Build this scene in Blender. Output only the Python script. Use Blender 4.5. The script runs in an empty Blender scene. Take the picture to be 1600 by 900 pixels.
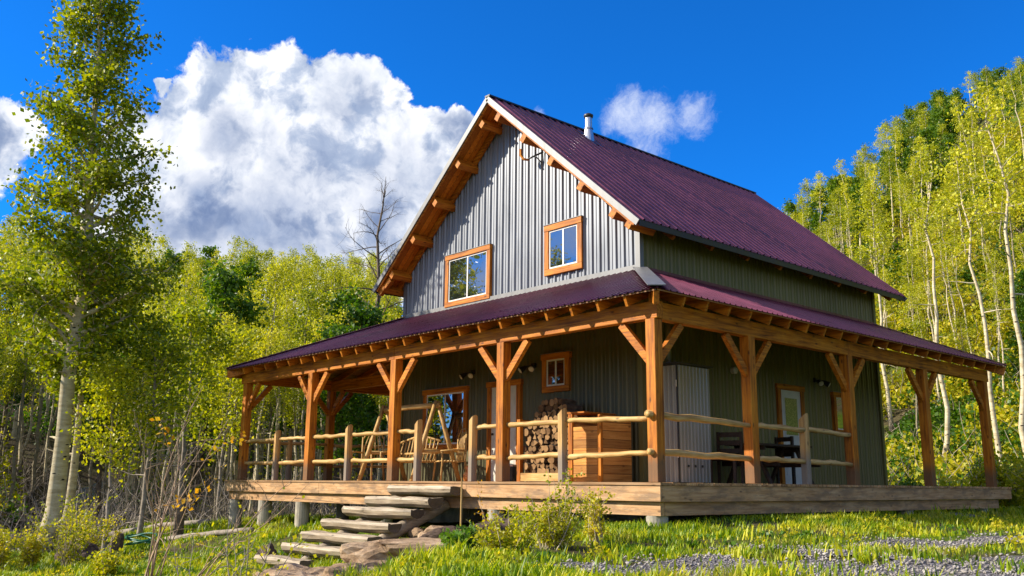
import bpy, math, random
import numpy as np
from mathutils import Vector, Matrix, noise as mnoise

random.seed(7)
RNG = np.random.default_rng(11)
scene = bpy.context.scene
COL = scene.collection
R = math.radians

# ------------------------------------------------------------------ camera
CAM = Vector((9.004, -10.918, -0.048))
YAW, PITCH, ROLL, FPX = R(48.335), R(11.962), R(0.54), 1449.142
fw = Vector((-math.sin(YAW) * math.cos(PITCH), math.cos(YAW) * math.cos(PITCH), math.sin(PITCH)))
rt = Vector((math.cos(YAW), math.sin(YAW), 0))
up = rt.cross(fw)
rt2 = math.cos(ROLL) * rt + math.sin(ROLL) * up
up2 = -math.sin(ROLL) * rt + math.cos(ROLL) * up
cam = bpy.data.cameras.new('camera')
camo = bpy.data.objects.new('camera', cam)
COL.objects.link(camo)
M = Matrix.Identity(4)
for r_ in range(3):
    M[r_][0], M[r_][1], M[r_][2], M[r_][3] = rt2[r_], up2[r_], -fw[r_], CAM[r_]
camo.matrix_world = M
cam.sensor_width = 36
cam.lens = FPX / 1600 * 36
cam.clip_end = 3000
cam.clip_start = 0.05
scene.camera = camo

# ------------------------------------------------------------------ light
SUN_AZ, SUN_EL = R(220), R(31)      # azimuth clockwise from +Y
SUN_DIR = Vector((math.sin(SUN_AZ) * math.cos(SUN_EL), math.cos(SUN_AZ) * math.cos(SUN_EL), math.sin(SUN_EL)))
sl = bpy.data.lights.new('sun', 'SUN')
sl.energy = 5.0
sl.angle = R(0.5)
sl.color = (1.0, 0.91, 0.76)
so = bpy.data.objects.new('sun', sl)
so.rotation_euler = SUN_DIR.to_track_quat('Z', 'Y').to_euler()
COL.objects.link(so)
scene.view_settings.view_transform = 'Standard'
scene.view_settings.look = 'None'
scene.view_settings.exposure = 0.62
scene.view_settings.gamma = 1
scene.view_settings.use_curve_mapping = False
scene.cycles.use_denoising = True
scene.cycles.max_bounces = 8
scene.cycles.diffuse_bounces = 4
scene.cycles.transparent_max_bounces = 4
scene.cycles.transmission_bounces = 4
scene.cycles.caustics_reflective = False
scene.cycles.caustics_refractive = False

def ray(u, v):
    return fw + rt2 * ((u - 800) / FPX) - up2 * ((v - 450) / FPX)

world = bpy.data.worlds.new('World')
scene.world = world
world.use_nodes = True
WN = world.node_tree
WN.nodes.clear()
class G:
    """tiny node-graph helper"""
    def __init__(s, nt): s.nt = nt
    def n(s, t, props=None, ins=None):
        nd = s.nt.nodes.new(t)
        for k, v in (props or {}).items(): setattr(nd, k, v)
        for k, v in (ins or {}).items():
            sock = nd.inputs[k]
            if isinstance(v, bpy.types.NodeSocket): s.nt.links.new(v, sock)
            else: sock.default_value = v
        return nd
    def math(s, op, a, b=None, c=None, clamp=False):
        ins = {0: a}
        if b is not None: ins[1] = b
        if c is not None: ins[2] = c
        return s.n('ShaderNodeMath', {'operation': op, 'use_clamp': clamp}, ins).outputs[0]
    def vmath(s, op, a, b=None, scale=None):
        ins = {0: a}
        if b is not None: ins[1] = b
        nd = s.n('ShaderNodeVectorMath', {'operation': op}, ins)
        if scale is not None: nd.inputs['Scale'].default_value = scale
        return nd
    def noise(s, vec, scale, detail=4, rough=0.5, dist=0.0):
        nd = s.n('ShaderNodeTexNoise', None, {'Scale': scale, 'Detail': detail, 'Roughness': rough, 'Distortion': dist})
        if vec is not None: s.nt.links.new(vec, nd.inputs['Vector'])
        return nd
    def ramp(s, fac, stops, interp='LINEAR'):
        nd = s.n('ShaderNodeValToRGB', None, {0: fac})
        cr = nd.color_ramp
        cr.interpolation = interp
        while len(cr.elements) < len(stops): cr.elements.new(0.5)
        for e, (p, c) in zip(cr.elements, stops):
            e.position = p
            e.color = tuple(c) + (1,) if len(c) == 3 else c
        return nd.outputs[0]
    def mix(s, f, a, b, mode='MIX'):
        nd = s.n('ShaderNodeMix', {'data_type': 'RGBA', 'blend_type': mode})
        for k, v in ((0, f), (6, a), (7, b)):
            if isinstance(v, bpy.types.NodeSocket): s.nt.links.new(v, nd.inputs[k])
            elif k and len(v) == 3: nd.inputs[k].default_value = tuple(v) + (1,)
            else: nd.inputs[k].default_value = v
        return nd.outputs[2]
g = G(WN)
sky = g.n('ShaderNodeTexSky', {'sky_type': 'NISHITA', 'sun_disc': False, 'sun_elevation': SUN_EL,
                               'sun_rotation': SUN_AZ, 'altitude': 2600, 'air_density': 1.0,
                               'dust_density': 0.8, 'ozone_density': 2.5})
skyc = g.mix(1.0, sky.outputs[0], (0.06, 0.68, 1.42), 'MULTIPLY')
gen = g.n('ShaderNodeTexCoord').outputs['Generated']
dirn = g.vmath('NORMALIZE', gen).outputs[0]
def warp(vec, sc, amt, detail=5):
    nz = g.noise(vec, sc, detail, 0.6)
    d = g.vmath('SUBTRACT', nz.outputs['Color'], (0.5, 0.5, 0.5)).outputs[0]
    sc_ = g.vmath('SCALE', d, scale=amt).outputs[0]
    return g.vmath('NORMALIZE', g.vmath('ADD', vec, sc_).outputs[0]).outputs[0]
w1 = warp(dirn, 8.0, 0.05, 5)
w2 = warp(w1, 30.0, 0.020, 5)
def blobs(vec, lst):
    out = None
    for (u, v, r) in lst:
        d = ray(u, v).normalized()
        cr = 1 - math.cos(math.atan(r / FPX))
        dt = g.vmath('DOT_PRODUCT', vec, tuple(d)).outputs['Value']
        val = g.math('MULTIPLY_ADD', dt, 1 / cr, 1 - 1 / cr)
        out = val if out is None else g.math('SMOOTH_MAX', out, val, 0.5)
    return out
main_cloud = [(u_, v_, r_ * 1.25) for (u_, v_, r_) in [(335,132,30),(388,128,36),(450,120,34),(520,124,38),(570,122,34),(592,152,40),(285,172,34),(250,132,10),
              (232,225,50),(350,205,90),(470,200,95),(548,220,80),(636,208,36),(676,226,36),(612,245,40),(722,215,30),
              (400,300,110),(290,300,95),(500,305,110),(620,300,85),(710,290,45),(290,380,80),(450,380,100),(600,380,80),(210,340,60),
              (-5,205,42),(28,222,30),(-50,240,60),(-140,220,90),(-300,300,120)]]
back_cloud = [(-2600,100,900),(-1200,-900,300)]
nz = g.noise(w1, 13.0, 8, 0.66).outputs[0]
vmain = blobs(w2, main_cloud)
dens = g.math('ADD', vmain, g.math('MULTIPLY', g.math('SUBTRACT', nz, 0.5), 3.0))
alpha = g.n('ShaderNodeMapRange', {'interpolation_type': 'SMOOTHSTEP'}, {0: dens, 1: -0.05, 2: 0.26}).outputs[0]
# thin wisps
w3 = warp(dirn, 10.0, 0.07, 7)
wis = blobs(w3, [(978,182,36),(1030,205,50),(1092,186,38),(1000,225,26),(835,184,14)])
nzw = g.noise(w3, 18.0, 8, 0.72).outputs[0]
wd = g.math('ADD', wis, g.math('MULTIPLY', g.math('SUBTRACT', nzw, 0.5), 4.2))
walpha = g.math('MULTIPLY', g.n('ShaderNodeMapRange', {'interpolation_type': 'SMOOTHSTEP'}, {0: wd, 1: -0.2, 2: 1.9}).outputs[0], 0.8)
# unseen cloud behind the viewpoint, added for window reflections and as neutral fill light
nb = g.noise(dirn, 3.2, 8, 0.58).outputs[0]
behind = g.vmath('DOT_PRODUCT', dirn, (0.0, -0.98, 0.2)).outputs['Value']
bmask = g.n('ShaderNodeMapRange', {'interpolation_type': 'SMOOTHSTEP'}, {0: behind, 1: -0.05, 2: 0.3}).outputs[0]
balpha = g.math('MULTIPLY', g.n('ShaderNodeMapRange', {'interpolation_type': 'SMOOTHSTEP'}, {0: nb, 1: 0.40, 2: 0.56}).outputs[0], bmask)
w4 = warp(dirn, 5.0, 0.11, 4)
dark = blobs(w4, [(u_, v_, r_ * 1.25) for (u_, v_, r_) in [(600,258,62),(360,214,40),(392,345,70),(450,372,60),(530,172,46),(462,232,60),(672,272,44),(724,190,34),(330,330,50),(560,290,60),(250,350,30),(-10,230,30)]])
dk = g.math('ADD', dark, g.math('MULTIPLY', g.math('SUBTRACT', g.noise(w1, 7.0, 7, 0.6).outputs[0], 0.5), 4.5))
dkf = g.n('ShaderNodeMapRange', {'interpolation_type': 'SMOOTHSTEP'}, {0: dk, 1: -0.6, 2: 2.1}).outputs[0]
edge = g.n('ShaderNodeMapRange', {'interpolation_type': 'SMOOTHSTEP'}, {0: dens, 1: 0.05, 2: 0.8}).outputs[0]
dkf = g.math('MULTIPLY', dkf, edge)
fine = g.noise(w2, 26.0, 6, 0.6).outputs[0]
CL = 6.4
offs = g.vmath('ADD', w1, tuple(Vector((-0.55, -0.25, 0.8)).normalized() * 0.030)).outputs[0]
nz2 = g.noise(offs, 13.0, 4, 0.5).outputs[0]
lit = g.n('ShaderNodeMapRange', {'interpolation_type': 'SMOOTHSTEP'}, {0: g.math('SUBTRACT', nz, nz2), 1: -0.13, 2: 0.05}).outputs[0]
ccol = g.mix(dkf, (CL, CL, CL * 1.02), (CL * .16, CL * .26, CL * .48))
ccol = g.mix(1.0, ccol, g.mix(lit, (0.50, 0.58, 0.72), (1.0, 1.0, 1.0)), 'MULTIPLY')
ccol = g.mix(1.0, ccol, g.ramp(fine, [(0.3, (0.62, 0.68, 0.78)), (0.6, (1, 1, 1))]), 'MULTIPLY')
c1 = g.mix(walpha, skyc, (CL * .8, CL * .85, CL * .95))
c2 = g.mix(balpha, c1, (CL * .75, CL * .75, CL * .77))
c3 = g.mix(alpha, c2, ccol)
bg = g.n('ShaderNodeBackground', None, {'Color': c3, 'Strength': 0.12})
wo = g.n('ShaderNodeOutputWorld')
WN.links.new(bg.outputs[0], wo.inputs[0])

# ------------------------------------------------------------------ materials
def mat(name):
    m = bpy.data.materials.new(name)
    m.use_nodes = True
    nt = m.node_tree
    nt.nodes.clear()
    gg = G(nt)
    out = gg.n('ShaderNodeOutputMaterial')
    return m, gg, out
def principled(gg, out, color, rough=0.6, metal=0.0, bump=None, bstr=0.3, bdist=0.02, spec=0.5):
    p = gg.n('ShaderNodeBsdfPrincipled', None, {'Roughness': rough, 'Metallic': metal, 'Specular IOR Level': spec})
    if isinstance(color, bpy.types.NodeSocket): gg.nt.links.new(color, p.inputs['Base Color'])
    else: p.inputs['Base Color'].default_value = tuple(color) + (1,)
    if bump is not None:
        b = gg.n('ShaderNodeBump', None, {'Strength': bstr, 'Distance': bdist, 'Height': bump})
        gg.nt.links.new(b.outputs[0], p.inputs['Normal'])
    gg.nt.links.new(p.outputs[0], out.inputs[0])
    return p
def mapped(gg, scale):
    tc = gg.n('ShaderNodeTexCoord').outputs['Object']
    return gg.n('ShaderNodeMapping', None, {'Vector': tc, 'Scale': scale}).outputs[0]

def wood(name, axis, c_dark, c_mid, c_light, planks=None, rough=0.6, weather=None, knots=True, low=None):
    """grain runs along axis; planks=(cross axis, width) draws board joints; low=(z, colour) greys the foot of posts"""
    m, gg, out = mat(name)
    sc = [14.0, 14.0, 14.0]
    sc[axis] = 0.9
    v = mapped(gg, sc)
    n1 = gg.noise(v, 1.6, 6, 0.62, 0.4).outputs[0]
    n2 = gg.noise(mapped(gg, (1.3, 1.3, 1.3)), 1.0, 4, 0.6).outputs[0]
    f = gg.math('ADD', gg.math('MULTIPLY', n1, 0.7), gg.math('MULTIPLY', n2, 0.3))
    col = gg.ramp(f, [(0.34, c_dark), (0.5, c_mid), (0.68, c_light)])
    if knots:
        s2 = [7.0, 7.0, 7.0]
        s2[axis] = 3.0
        vo = gg.n('ShaderNodeTexVoronoi', None, {'Vector': mapped(gg, s2), 'Scale': 1.0})
        kf = gg.n('ShaderNodeMapRange', None, {0: vo.outputs['Distance'], 1: 0.06, 2: 0.17, 3: 0.8, 4: 0.0}).outputs[0]
        col = gg.mix(kf, col, tuple(c * 0.35 for c in c_dark))
    if weather:
        nw = gg.noise(mapped(gg, [1.6 if i == axis else 6.0 for i in range(3)]), 1.3, 5, 0.65).outputs[0]
        wf = gg.n('ShaderNodeMapRange', None, {0: nw, 1: 0.47, 2: 0.62, 3: 0.0, 4: 0.85}).outputs[0]
        col = gg.mix(wf, col, weather)
    if low:
        pos = gg.n('ShaderNodeNewGeometry').outputs['Position']
        z = gg.n('ShaderNodeSeparateXYZ', None, {0: pos}).outputs[2]
        zz = gg.math('ADD', z, gg.math('MULTIPLY', n1, -0.5))
        lf = gg.n('ShaderNodeMapRange', None, {0: zz, 1: low[0] - .25, 2: low[0], 3: 0.85, 4: 0.0}).outputs[0]
        col = gg.mix(lf, col, low[1])
    h = n1
    if planks:
        ax, w = planks
        tc = gg.n('ShaderNodeTexCoord').outputs['Object']
        c = gg.n('ShaderNodeSeparateXYZ', None, {0: tc}).outputs[ax]
        fr = gg.math('FRACT', gg.math('DIVIDE', c, w))
        idx = gg.math('FLOOR', gg.math('DIVIDE', c, w))
        rnd = gg.n('ShaderNodeTexWhiteNoise', {'noise_dimensions': '1D'}, {'W': idx}).outputs[0]
        tint = gg.ramp(rnd, [(0, (0.62, 0.6, 0.58)), (1, (1.2, 1.15, 1.1))])
        col = gg.mix(1.0, col, tint, 'MULTIPLY')
        e = gg.math('ABSOLUTE', gg.math('SUBTRACT', fr, 0.5))
        gap = gg.n('ShaderNodeMapRange', None, {0: e, 1: 0.47, 2: 0.49, 3: 0.0, 4: 1.0}).outputs[0]
        col = gg.mix(gap, col, tuple(c * 0.12 for c in c_dark))
        h = gg.math('SUBTRACT', n1, gg.math('MULTIPLY', gap, 2.0))
    principled(gg, out, col, rough, bump=h, bstr=0.5, bdist=0.01, spec=0.35)
    return m
HON = ((0.14, 0.036, 0.003), (0.47, 0.145, 0.007), (0.74, 0.29, 0.02))
GREYW = ((0.10, 0.075, 0.05), (0.38, 0.30, 0.21), (0.64, 0.54, 0.40))
PALE = ((0.24, 0.12, 0.035), (0.54, 0.33, 0.11), (0.72, 0.52, 0.24))
DECKC = ((0.30, 0.15, 0.06), (0.52, 0.30, 0.14), (0.66, 0.44, 0.24))
W = {}
for i, a in enumerate('xyz'):
    W['honey_' + a] = wood('honey_wood_' + a, i, *HON)
    W['pale_' + a] = wood('peeled_log_' + a, i, *PALE)
    W['deck_' + a] = wood('deck_wood_' + a, i, *DECKC, weather=(0.26, 0.16, 0.09))
    W['grey_' + a] = wood('weathered_log_' + a, i, *GREYW, weather=(0.33, 0.27, 0.19))
W['post'] = wood('post_wood', 2, *HON, low=(0.25, (0.14, 0.085, 0.045)))
W['railpost'] = wood('rail_post_wood', 2, (0.3, 0.15, 0.05), (0.55, 0.32, 0.11), (0.68, 0.45, 0.2), low=(0.38, (0.2, 0.18, 0.16)))
W['soffit'] = wood('soffit_boards', 0, (0.45, 0.12, 0.006), (0.70, 0.23, 0.012), (0.80, 0.32, 0.03), planks=(1, 0.14))
W['soffit_y'] = wood('porch_ceiling_boards', 0, (0.22, 0.08, 0.02), (0.38, 0.17, 0.05), (0.55, 0.3, 0.12), planks=(1, 0.2))
W['soffit_x'] = wood('porch_ceiling_boards_side', 1, (0.22, 0.08, 0.02), (0.38, 0.17, 0.05), (0.55, 0.3, 0.12), planks=(0, 0.2))
W['decktop_x'] = wood('deck_boards', 0, *DECKC, planks=(1, 0.14))
W['cedar'] = wood('cedar_boards', 0, (0.36, 0.13, 0.02), (0.58, 0.26, 0.05), (0.72, 0.38, 0.10), planks=(2, 0.15))
W['cedar_side'] = wood('cedar_boards_side', 1, (0.36, 0.13, 0.02), (0.58, 0.26, 0.05), (0.72, 0.38, 0.10), planks=(2, 0.15))
W['darkwood'] = wood('dark_stained_wood', 1, (0.02, 0.012, 0.008), (0.045, 0.025, 0.015), (0.07, 0.04, 0.022), knots=False)

def metal_sheet(name, col, rough, metal, streak_axis=2, streak=0.25, dirt=(0.5, 0.5, 0.5), spec=0.5):
    m, gg, out = mat(name)
    s = [3.0, 3.0, 3.0]
    s[streak_axis] = 0.35
    n1 = gg.noise(mapped(gg, s), 2.2, 5, 0.6).outputs[0]
    n2 = gg.noise(mapped(gg, (0.5, 0.5, 0.5)), 1.0, 3, 0.5).outputs[0]
    f = gg.math('MULTIPLY', gg.math('ADD', n1, n2), 0.5)
    lo = tuple(c * (1 - streak) * d * 2 for c, d in zip(col, dirt))
    hi = tuple(min(1, c * (1 + streak * .6)) for c in col)
    c = gg.ramp(f, [(0.36, lo), (0.62, hi)])
    r = gg.n('ShaderNodeMapRange', None, {0: n1, 1: 0.3, 2: 0.7, 3: rough - .08, 4: rough + .12}).outputs[0]
    p = principled(gg, out, c, rough, metal, bump=n2, bstr=0.12, bdist=0.03, spec=spec)
    gg.nt.links.new(r, p.inputs['Roughness'])
    return m
M_SILVER = metal_sheet('galvanised_siding', (0.235, 0.25, 0.28), 0.42, 0.3)
M_OLIVE = metal_sheet('olive_siding', (0.165, 0.15, 0.05), 0.42, 0.1)
M_LOWER = metal_sheet('grey_green_siding', (0.115, 0.108, 0.052), 0.38, 0.15)  # gable siding under the porch roof, its deep shade put into a dark olive base
M_ROOF = metal_sheet('maroon_roof_metal', (0.165, 0.042, 0.074), 0.32, 0.25, streak_axis=0, streak=0.4)
M_TRIM = metal_sheet('grey_trim_metal', (0.20, 0.20, 0.20), 0.45, 0.3, streak=0.15)
M_DKTRIM = metal_sheet('dark_trim_metal', (0.05, 0.045, 0.04), 0.4, 0.3)
M_CLOSET = metal_sheet('tan_closet_metal', (0.33, 0.31, 0.25), 0.38, 0.2)
M_STEEL = metal_sheet('stainless_flue', (0.62, 0.63, 0.65), 0.28, 0.9)

def plain(name, col, rough=0.5, metal=0.0, var=0.15, sc=6.0, bump=0.1, spec=0.5):
    m, gg, out = mat(name)
    n1 = gg.noise(mapped(gg, (1, 1, 1)), sc, 5, 0.6).outputs[0]
    c = gg.ramp(n1, [(0.35, tuple(x * (1 - var) for x in col)), (0.65, tuple(min(1, x * (1 + var)) for x in col))])
    principled(gg, out, c, rough, metal, bump=n1, bstr=bump, bdist=0.01, spec=spec)
    return m
M_VINYL = plain('white_vinyl', (0.75, 0.74, 0.70), 0.4, var=0.05)
M_DOORP = plain('cream_door_paint', (0.62, 0.60, 0.52), 0.45, var=0.06)
M_BLACK = plain('black_metal', (0.02, 0.02, 0.022), 0.4)
M_LAMPG = plain('lamp_glass', (0.55, 0.52, 0.42), 0.25, var=0.05)
M_CONC = plain('concrete', (0.36, 0.32, 0.25), 0.9, var=0.3, sc=5, bump=0.4)
M_DARKIN = plain('dark_interior', (0.012, 0.011, 0.01), 0.9)
M_HOSE = plain('green_hose_rubber', (0.01, 0.13, 0.07), 0.4)
M_ORANGE = plain('orange_glaze', (0.6, 0.22, 0.05), 0.4)

def glass_mat():
    m, gg, out = mat('window_glass')
    n1 = gg.noise(mapped(gg, (1, 1, 1)), 1.2, 2, 0.5).outputs[0]
    bmp = gg.n('ShaderNodeBump', None, {'Strength': 0.06, 'Distance': 0.05, 'Height': n1})
    d = gg.n('ShaderNodeBsdfDiffuse', None, {'Color': (0.015, 0.017, 0.016, 1)})
    gl = gg.n('ShaderNodeBsdfGlossy', None, {'Color': (0.95, 0.97, 1, 1), 'Roughness': 0.015})
    gg.nt.links.new(bmp.outputs[0], gl.inputs['Normal'])
    fr = gg.n('ShaderNodeFresnel', None, {'IOR': 1.5})
    f = gg.math('MULTIPLY_ADD', fr.outputs[0], 1.6, 0.22, clamp=True)
    ms = gg.n('ShaderNodeMixShader', None, {0: f, 1: d.outputs[0], 2: gl.outputs[0]})
    gg.nt.links.new(ms.outputs[0], out.inputs[0])
    return m
M_GLASS = glass_mat()
def frost_mat():
    m, gg, out = mat('curtained_glass')
    v = gg.n('ShaderNodeTexVoronoi', None, {'Vector': mapped(gg, (1, 1, 1)), 'Scale': 34.0})
    c = gg.ramp(v.outputs['Distance'], [(0.1, (0.42, 0.40, 0.13)), (0.6, (0.16, 0.18, 0.04))])
    principled(gg, out, c, 0.15, spec=0.8)
    return m
M_FROST = frost_mat()

def leaf_mat(name, ca, cb, cc, trans=0.5, patch=0.0, pscale=1.0):
    m, gg, out = mat(name)
    geo = gg.n('ShaderNodeNewGeometry')
    oi = gg.n('ShaderNodeObjectInfo')
    f = gg.math('ADD', gg.math('MULTIPLY', geo.outputs['Random Per Island'], 0.65), gg.math('MULTIPLY', oi.outputs['Random'], 0.35))
    if patch:
        pn = gg.noise(gg.n('ShaderNodeNewGeometry').outputs['Position'], pscale, 4, 0.6).outputs[0]
        f = gg.math('ADD', f, gg.math('MULTIPLY', gg.math('SUBTRACT', pn, 0.5), patch))
    c = gg.ramp(f, [(0.1, ca), (0.5, cb), (0.95, cc)])
    if patch:
        p2 = gg.noise(gg.n('ShaderNodeNewGeometry').outputs['Position'], pscale * .8, 5, 0.65).outputs[0]
        c = gg.mix(gg.n('ShaderNodeMapRange', None, {0: p2, 1: 0.56, 2: 0.66, 3: 0.0, 4: 0.7}).outputs[0], c, (0.30, 0.23, 0.10))
    d = gg.n('ShaderNodeBsdfPrincipled', None, {'Roughness': 0.45, 'Specular IOR Level': 0.35, 'Base Color': c})
    tcol = gg.mix(1.0, c, (1.5, 1.45, 0.45), 'MULTIPLY')
    t = gg.n('ShaderNodeBsdfTranslucent', None, {'Color': tcol})
    ms = gg.n('ShaderNodeMixShader', None, {0: trans, 1: d.outputs[0], 2: t.outputs[0]})
    gg.nt.links.new(ms.outputs[0], out.inputs[0])
    return m
L_ASPEN = leaf_mat('aspen_leaves', (0.10, 0.16, 0.005), (0.31, 0.35, 0.006), (0.60, 0.56, 0.012), 0.38)
L_HERO = leaf_mat('big_aspen_leaves', (0.05, 0.10, 0.005), (0.17, 0.24, 0.006), (0.50, 0.50, 0.012), 0.38)
L_GOLD = leaf_mat('spring_gold_leaves', (0.20, 0.24, 0.006), (0.46, 0.48, 0.008), (0.78, 0.70, 0.05), 0.36)
L_GREEN = leaf_mat('dark_green_leaves', (0.03, 0.09, 0.005), (0.07, 0.16, 0.006), (0.17, 0.26, 0.01), 0.4)
L_SHRUB = leaf_mat('shrub_leaves', (0.20, 0.26, 0.008), (0.45, 0.44, 0.012), (0.70, 0.56, 0.05), 0.45)
L_HERB = leaf_mat('herb_leaves', (0.04, 0.12, 0.012), (0.09, 0.20, 0.015), (0.18, 0.30, 0.03), 0.35)
L_GRASS = leaf_mat('grass_blades', (0.05, 0.12, 0.003), (0.22, 0.34, 0.005), (0.66, 0.62, 0.03), 0.36, patch=2.0, pscale=1.1)
L_LIME = leaf_mat('young_aspen_leaves', (0.13, 0.20, 0.006), (0.40, 0.43, 0.008), (0.68, 0.62, 0.02), 0.44)
L_AMBER = leaf_mat('amber_leaves', (0.5, 0.22, 0.01), (0.6, 0.32, 0.02), (0.6, 0.42, 0.03), 0.45)

def bark_aspen(nm='aspen_bark', kk=1.0):
    m, gg, out = mat(nm)
    n1 = gg.noise(mapped(gg, (1.5, 1.5, 6)), 1.5, 5, 0.6).outputs[0]
    c = gg.ramp(n1, [(0.3, (0.38, 0.30, 0.17)), (0.55, (0.62, 0.53, 0.35)), (0.75, (0.76, 0.69, 0.52))])
    vo = gg.n('ShaderNodeTexVoronoi', None, {'Vector': mapped(gg, (1.7, 1.7, 4.2)), 'Scale': 1.5, 'Randomness': 1.0})
    n3 = gg.noise(mapped(gg, (8, 8, 20)), 1.0, 3, 0.6).outputs[0]
    dd = gg.math('ADD', vo.outputs['Distance'], gg.math('MULTIPLY', n3, 0.14))
    sc = gg.n('ShaderNodeMapRange', None, {0: dd, 1: 0.17, 2: 0.22, 3: 1.0, 4: 0.0}).outputs[0]
    c = gg.mix(sc, c, (0.035, 0.028, 0.022))
    vo2 = gg.n('ShaderNodeTexVoronoi', None, {'Vector': mapped(gg, (3, 3, 16)), 'Scale': 1.4})
    s2 = gg.n('ShaderNodeMapRange', None, {0: vo2.outputs['Distance'], 1: 0.10, 2: 0.16, 3: 0.7, 4: 0.0}).outputs[0]
    c = gg.mix(s2, c, (0.10, 0.08, 0.06))
    tc = gg.n('ShaderNodeTexCoord').outputs['Object']
    z = gg.n('ShaderNodeSeparateXYZ', None, {0: tc}).outputs[2]
    zz = gg.math('ADD', z, gg.math('MULTIPLY', n3, -1.8))
    lf = gg.n('ShaderNodeMapRange', None, {0: zz, 1: -0.6, 2: 0.1, 3: 0.9, 4: 0.0}).outputs[0]
    c = gg.mix(lf, c, (0.06, 0.045, 0.035))
    c = gg.mix(1.0, c, (kk, kk, kk), 'MULTIPLY')
    principled(gg, out, c, 0.8, bump=gg.math('SUBTRACT', n1, sc), bstr=0.35, bdist=0.02, spec=0.3)
    return m
M_ASPEN = bark_aspen()
M_ASPENG = bark_aspen('grey_aspen_bark', 0.5)
M_BARK = plain('brown_bark', (0.13, 0.095, 0.065), 0.9, var=0.45, sc=9, bump=0.6)
M_GBARK = plain('grey_twig_bark', (0.30, 0.25, 0.20), 0.85, var=0.35, sc=9, bump=0.3)
M_TWIG = plain('pale_twig_bark', (0.46, 0.38, 0.27), 0.8, var=0.3, sc=10, bump=0.3)
M_RTWIG = plain('reddish_twig_bark', (0.36, 0.24, 0.15), 0.8, var=0.4, sc=8, bump=0.3)
def rock_mat(name, a, b, c_):
    m, gg, out = mat(name)
    n1 = gg.noise(mapped(gg, (1, 1, 1)), 2.2, 8, 0.65).outputs[0]
    n2 = gg.noise(mapped(gg, (1, 1, 2.5)), 9.0, 6, 0.7).outputs[0]
    f = gg.math('ADD', gg.math('MULTIPLY', n1, 0.65), gg.math('MULTIPLY', n2, 0.35))
    c = gg.ramp(f, [(0.36, a), (0.5, b), (0.64, c_)])
    principled(gg, out, c, 0.9, bump=f, bstr=0.9, bdist=0.06, spec=0.25)
    return m
M_ROCK = rock_mat('tan_boulder', (0.15, 0.095, 0.055), (0.38, 0.26, 0.16), (0.60, 0.46, 0.31))
M_RDARK = rock_mat('dark_rock', (0.03, 0.02, 0.015), (0.09, 0.06, 0.045), (0.18, 0.13, 0.10))
M_GRAV = rock_mat('gravel_stone', (0.15, 0.135, 0.12), (0.34, 0.31, 0.28), (0.58, 0.54, 0.49))

def ground_mat():
    m, gg, out = mat('meadow_ground')
    n1 = gg.noise(mapped(gg, (1, 1, 1)), 0.35, 8, 0.6).outputs[0]
    n2 = gg.noise(mapped(gg, (1, 1, 1)), 7.0, 8, 0.7).outputs[0]
    ca = gg.ramp(n2, [(0.3, (0.035, 0.028, 0.015)), (0.55, (0.09, 0.075, 0.035)), (0.75, (0.17, 0.14, 0.08))])
    cb = gg.ramp(n2, [(0.3, (0.03, 0.06, 0.004)), (0.55, (0.10, 0.15, 0.008)), (0.75, (0.22, 0.24, 0.015))])
    f = gg.n('ShaderNodeMapRange', None, {0: n1, 1: 0.42, 2: 0.56}).outputs[0]
    c = gg.mix(f, ca, cb)
    # leaf litter under the woods beyond the creek
    gxn = gg.n('ShaderNodeSeparateXYZ', None, {0: gg.n('ShaderNodeNewGeometry').outputs['Position']}).outputs[0]
    lm = gg.n('ShaderNodeMapRange', {'interpolation_type': 'SMOOTHSTEP'}, {0: gg.math('ADD', gxn, gg.math('MULTIPLY', n2, 4)), 1: -28.0, 2: -21.0, 3: 1.0, 4: 0.0}).outputs[0]
    lit_ = gg.ramp(n2, [(0.3, (0.02, 0.014, 0.008)), (0.6, (0.07, 0.05, 0.03)), (0.8, (0.15, 0.11, 0.07))])
    c = gg.mix(gg.math('MULTIPLY', lm, 0.85), c, lit_)
    principled(gg, out, c, 0.95, bump=n2, bstr=0.8, bdist=0.08, spec=0.15)
    return m
M_GROUND = ground_mat()
def gravelbed_mat():
    m, gg, out = mat('gravel_bed')
    vo = gg.n('ShaderNodeTexVoronoi', None, {'Vector': mapped(gg, (1, 1, 1)), 'Scale': 42.0})
    c = gg.ramp(vo.outputs['Distance'], [(0.0, (0.42, 0.40, 0.40)), (0.55, (0.16, 0.15, 0.15)), (0.8, (0.05, 0.045, 0.04))])
    tint = gg.n('ShaderNodeSeparateColor', None, {0: vo.outputs['Color']}).outputs[0]
    c = gg.mix(1.0, c, gg.ramp(tint, [(0, (0.5, 0.47, 0.46)), (1, (1.3, 1.28, 1.3))]), 'MULTIPLY')
    h = gg.math('SUBTRACT', 1.0, vo.outputs['Distance'])
    principled(gg, out, c, 0.9, bump=h, bstr=0.9, bdist=0.02, spec=0.2)
    return m
M_GBED = gravelbed_mat()
def water_mat():
    m, gg, out = mat('creek_water')
    n1 = gg.noise(mapped(gg, (1, 1, 1)), 3.5, 6, 0.65, 0.8).outputs[0]
    c = gg.ramp(n1, [(0.5, (0.015, 0.03, 0.045)), (0.62, (0.05, 0.08, 0.10)), (0.72, (0.75, 0.78, 0.8))])
    principled(gg, out, c, 0.12, bump=n1, bstr=0.7, bdist=0.1, spec=0.8)
    return m
M_WATER = water_mat()
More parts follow.
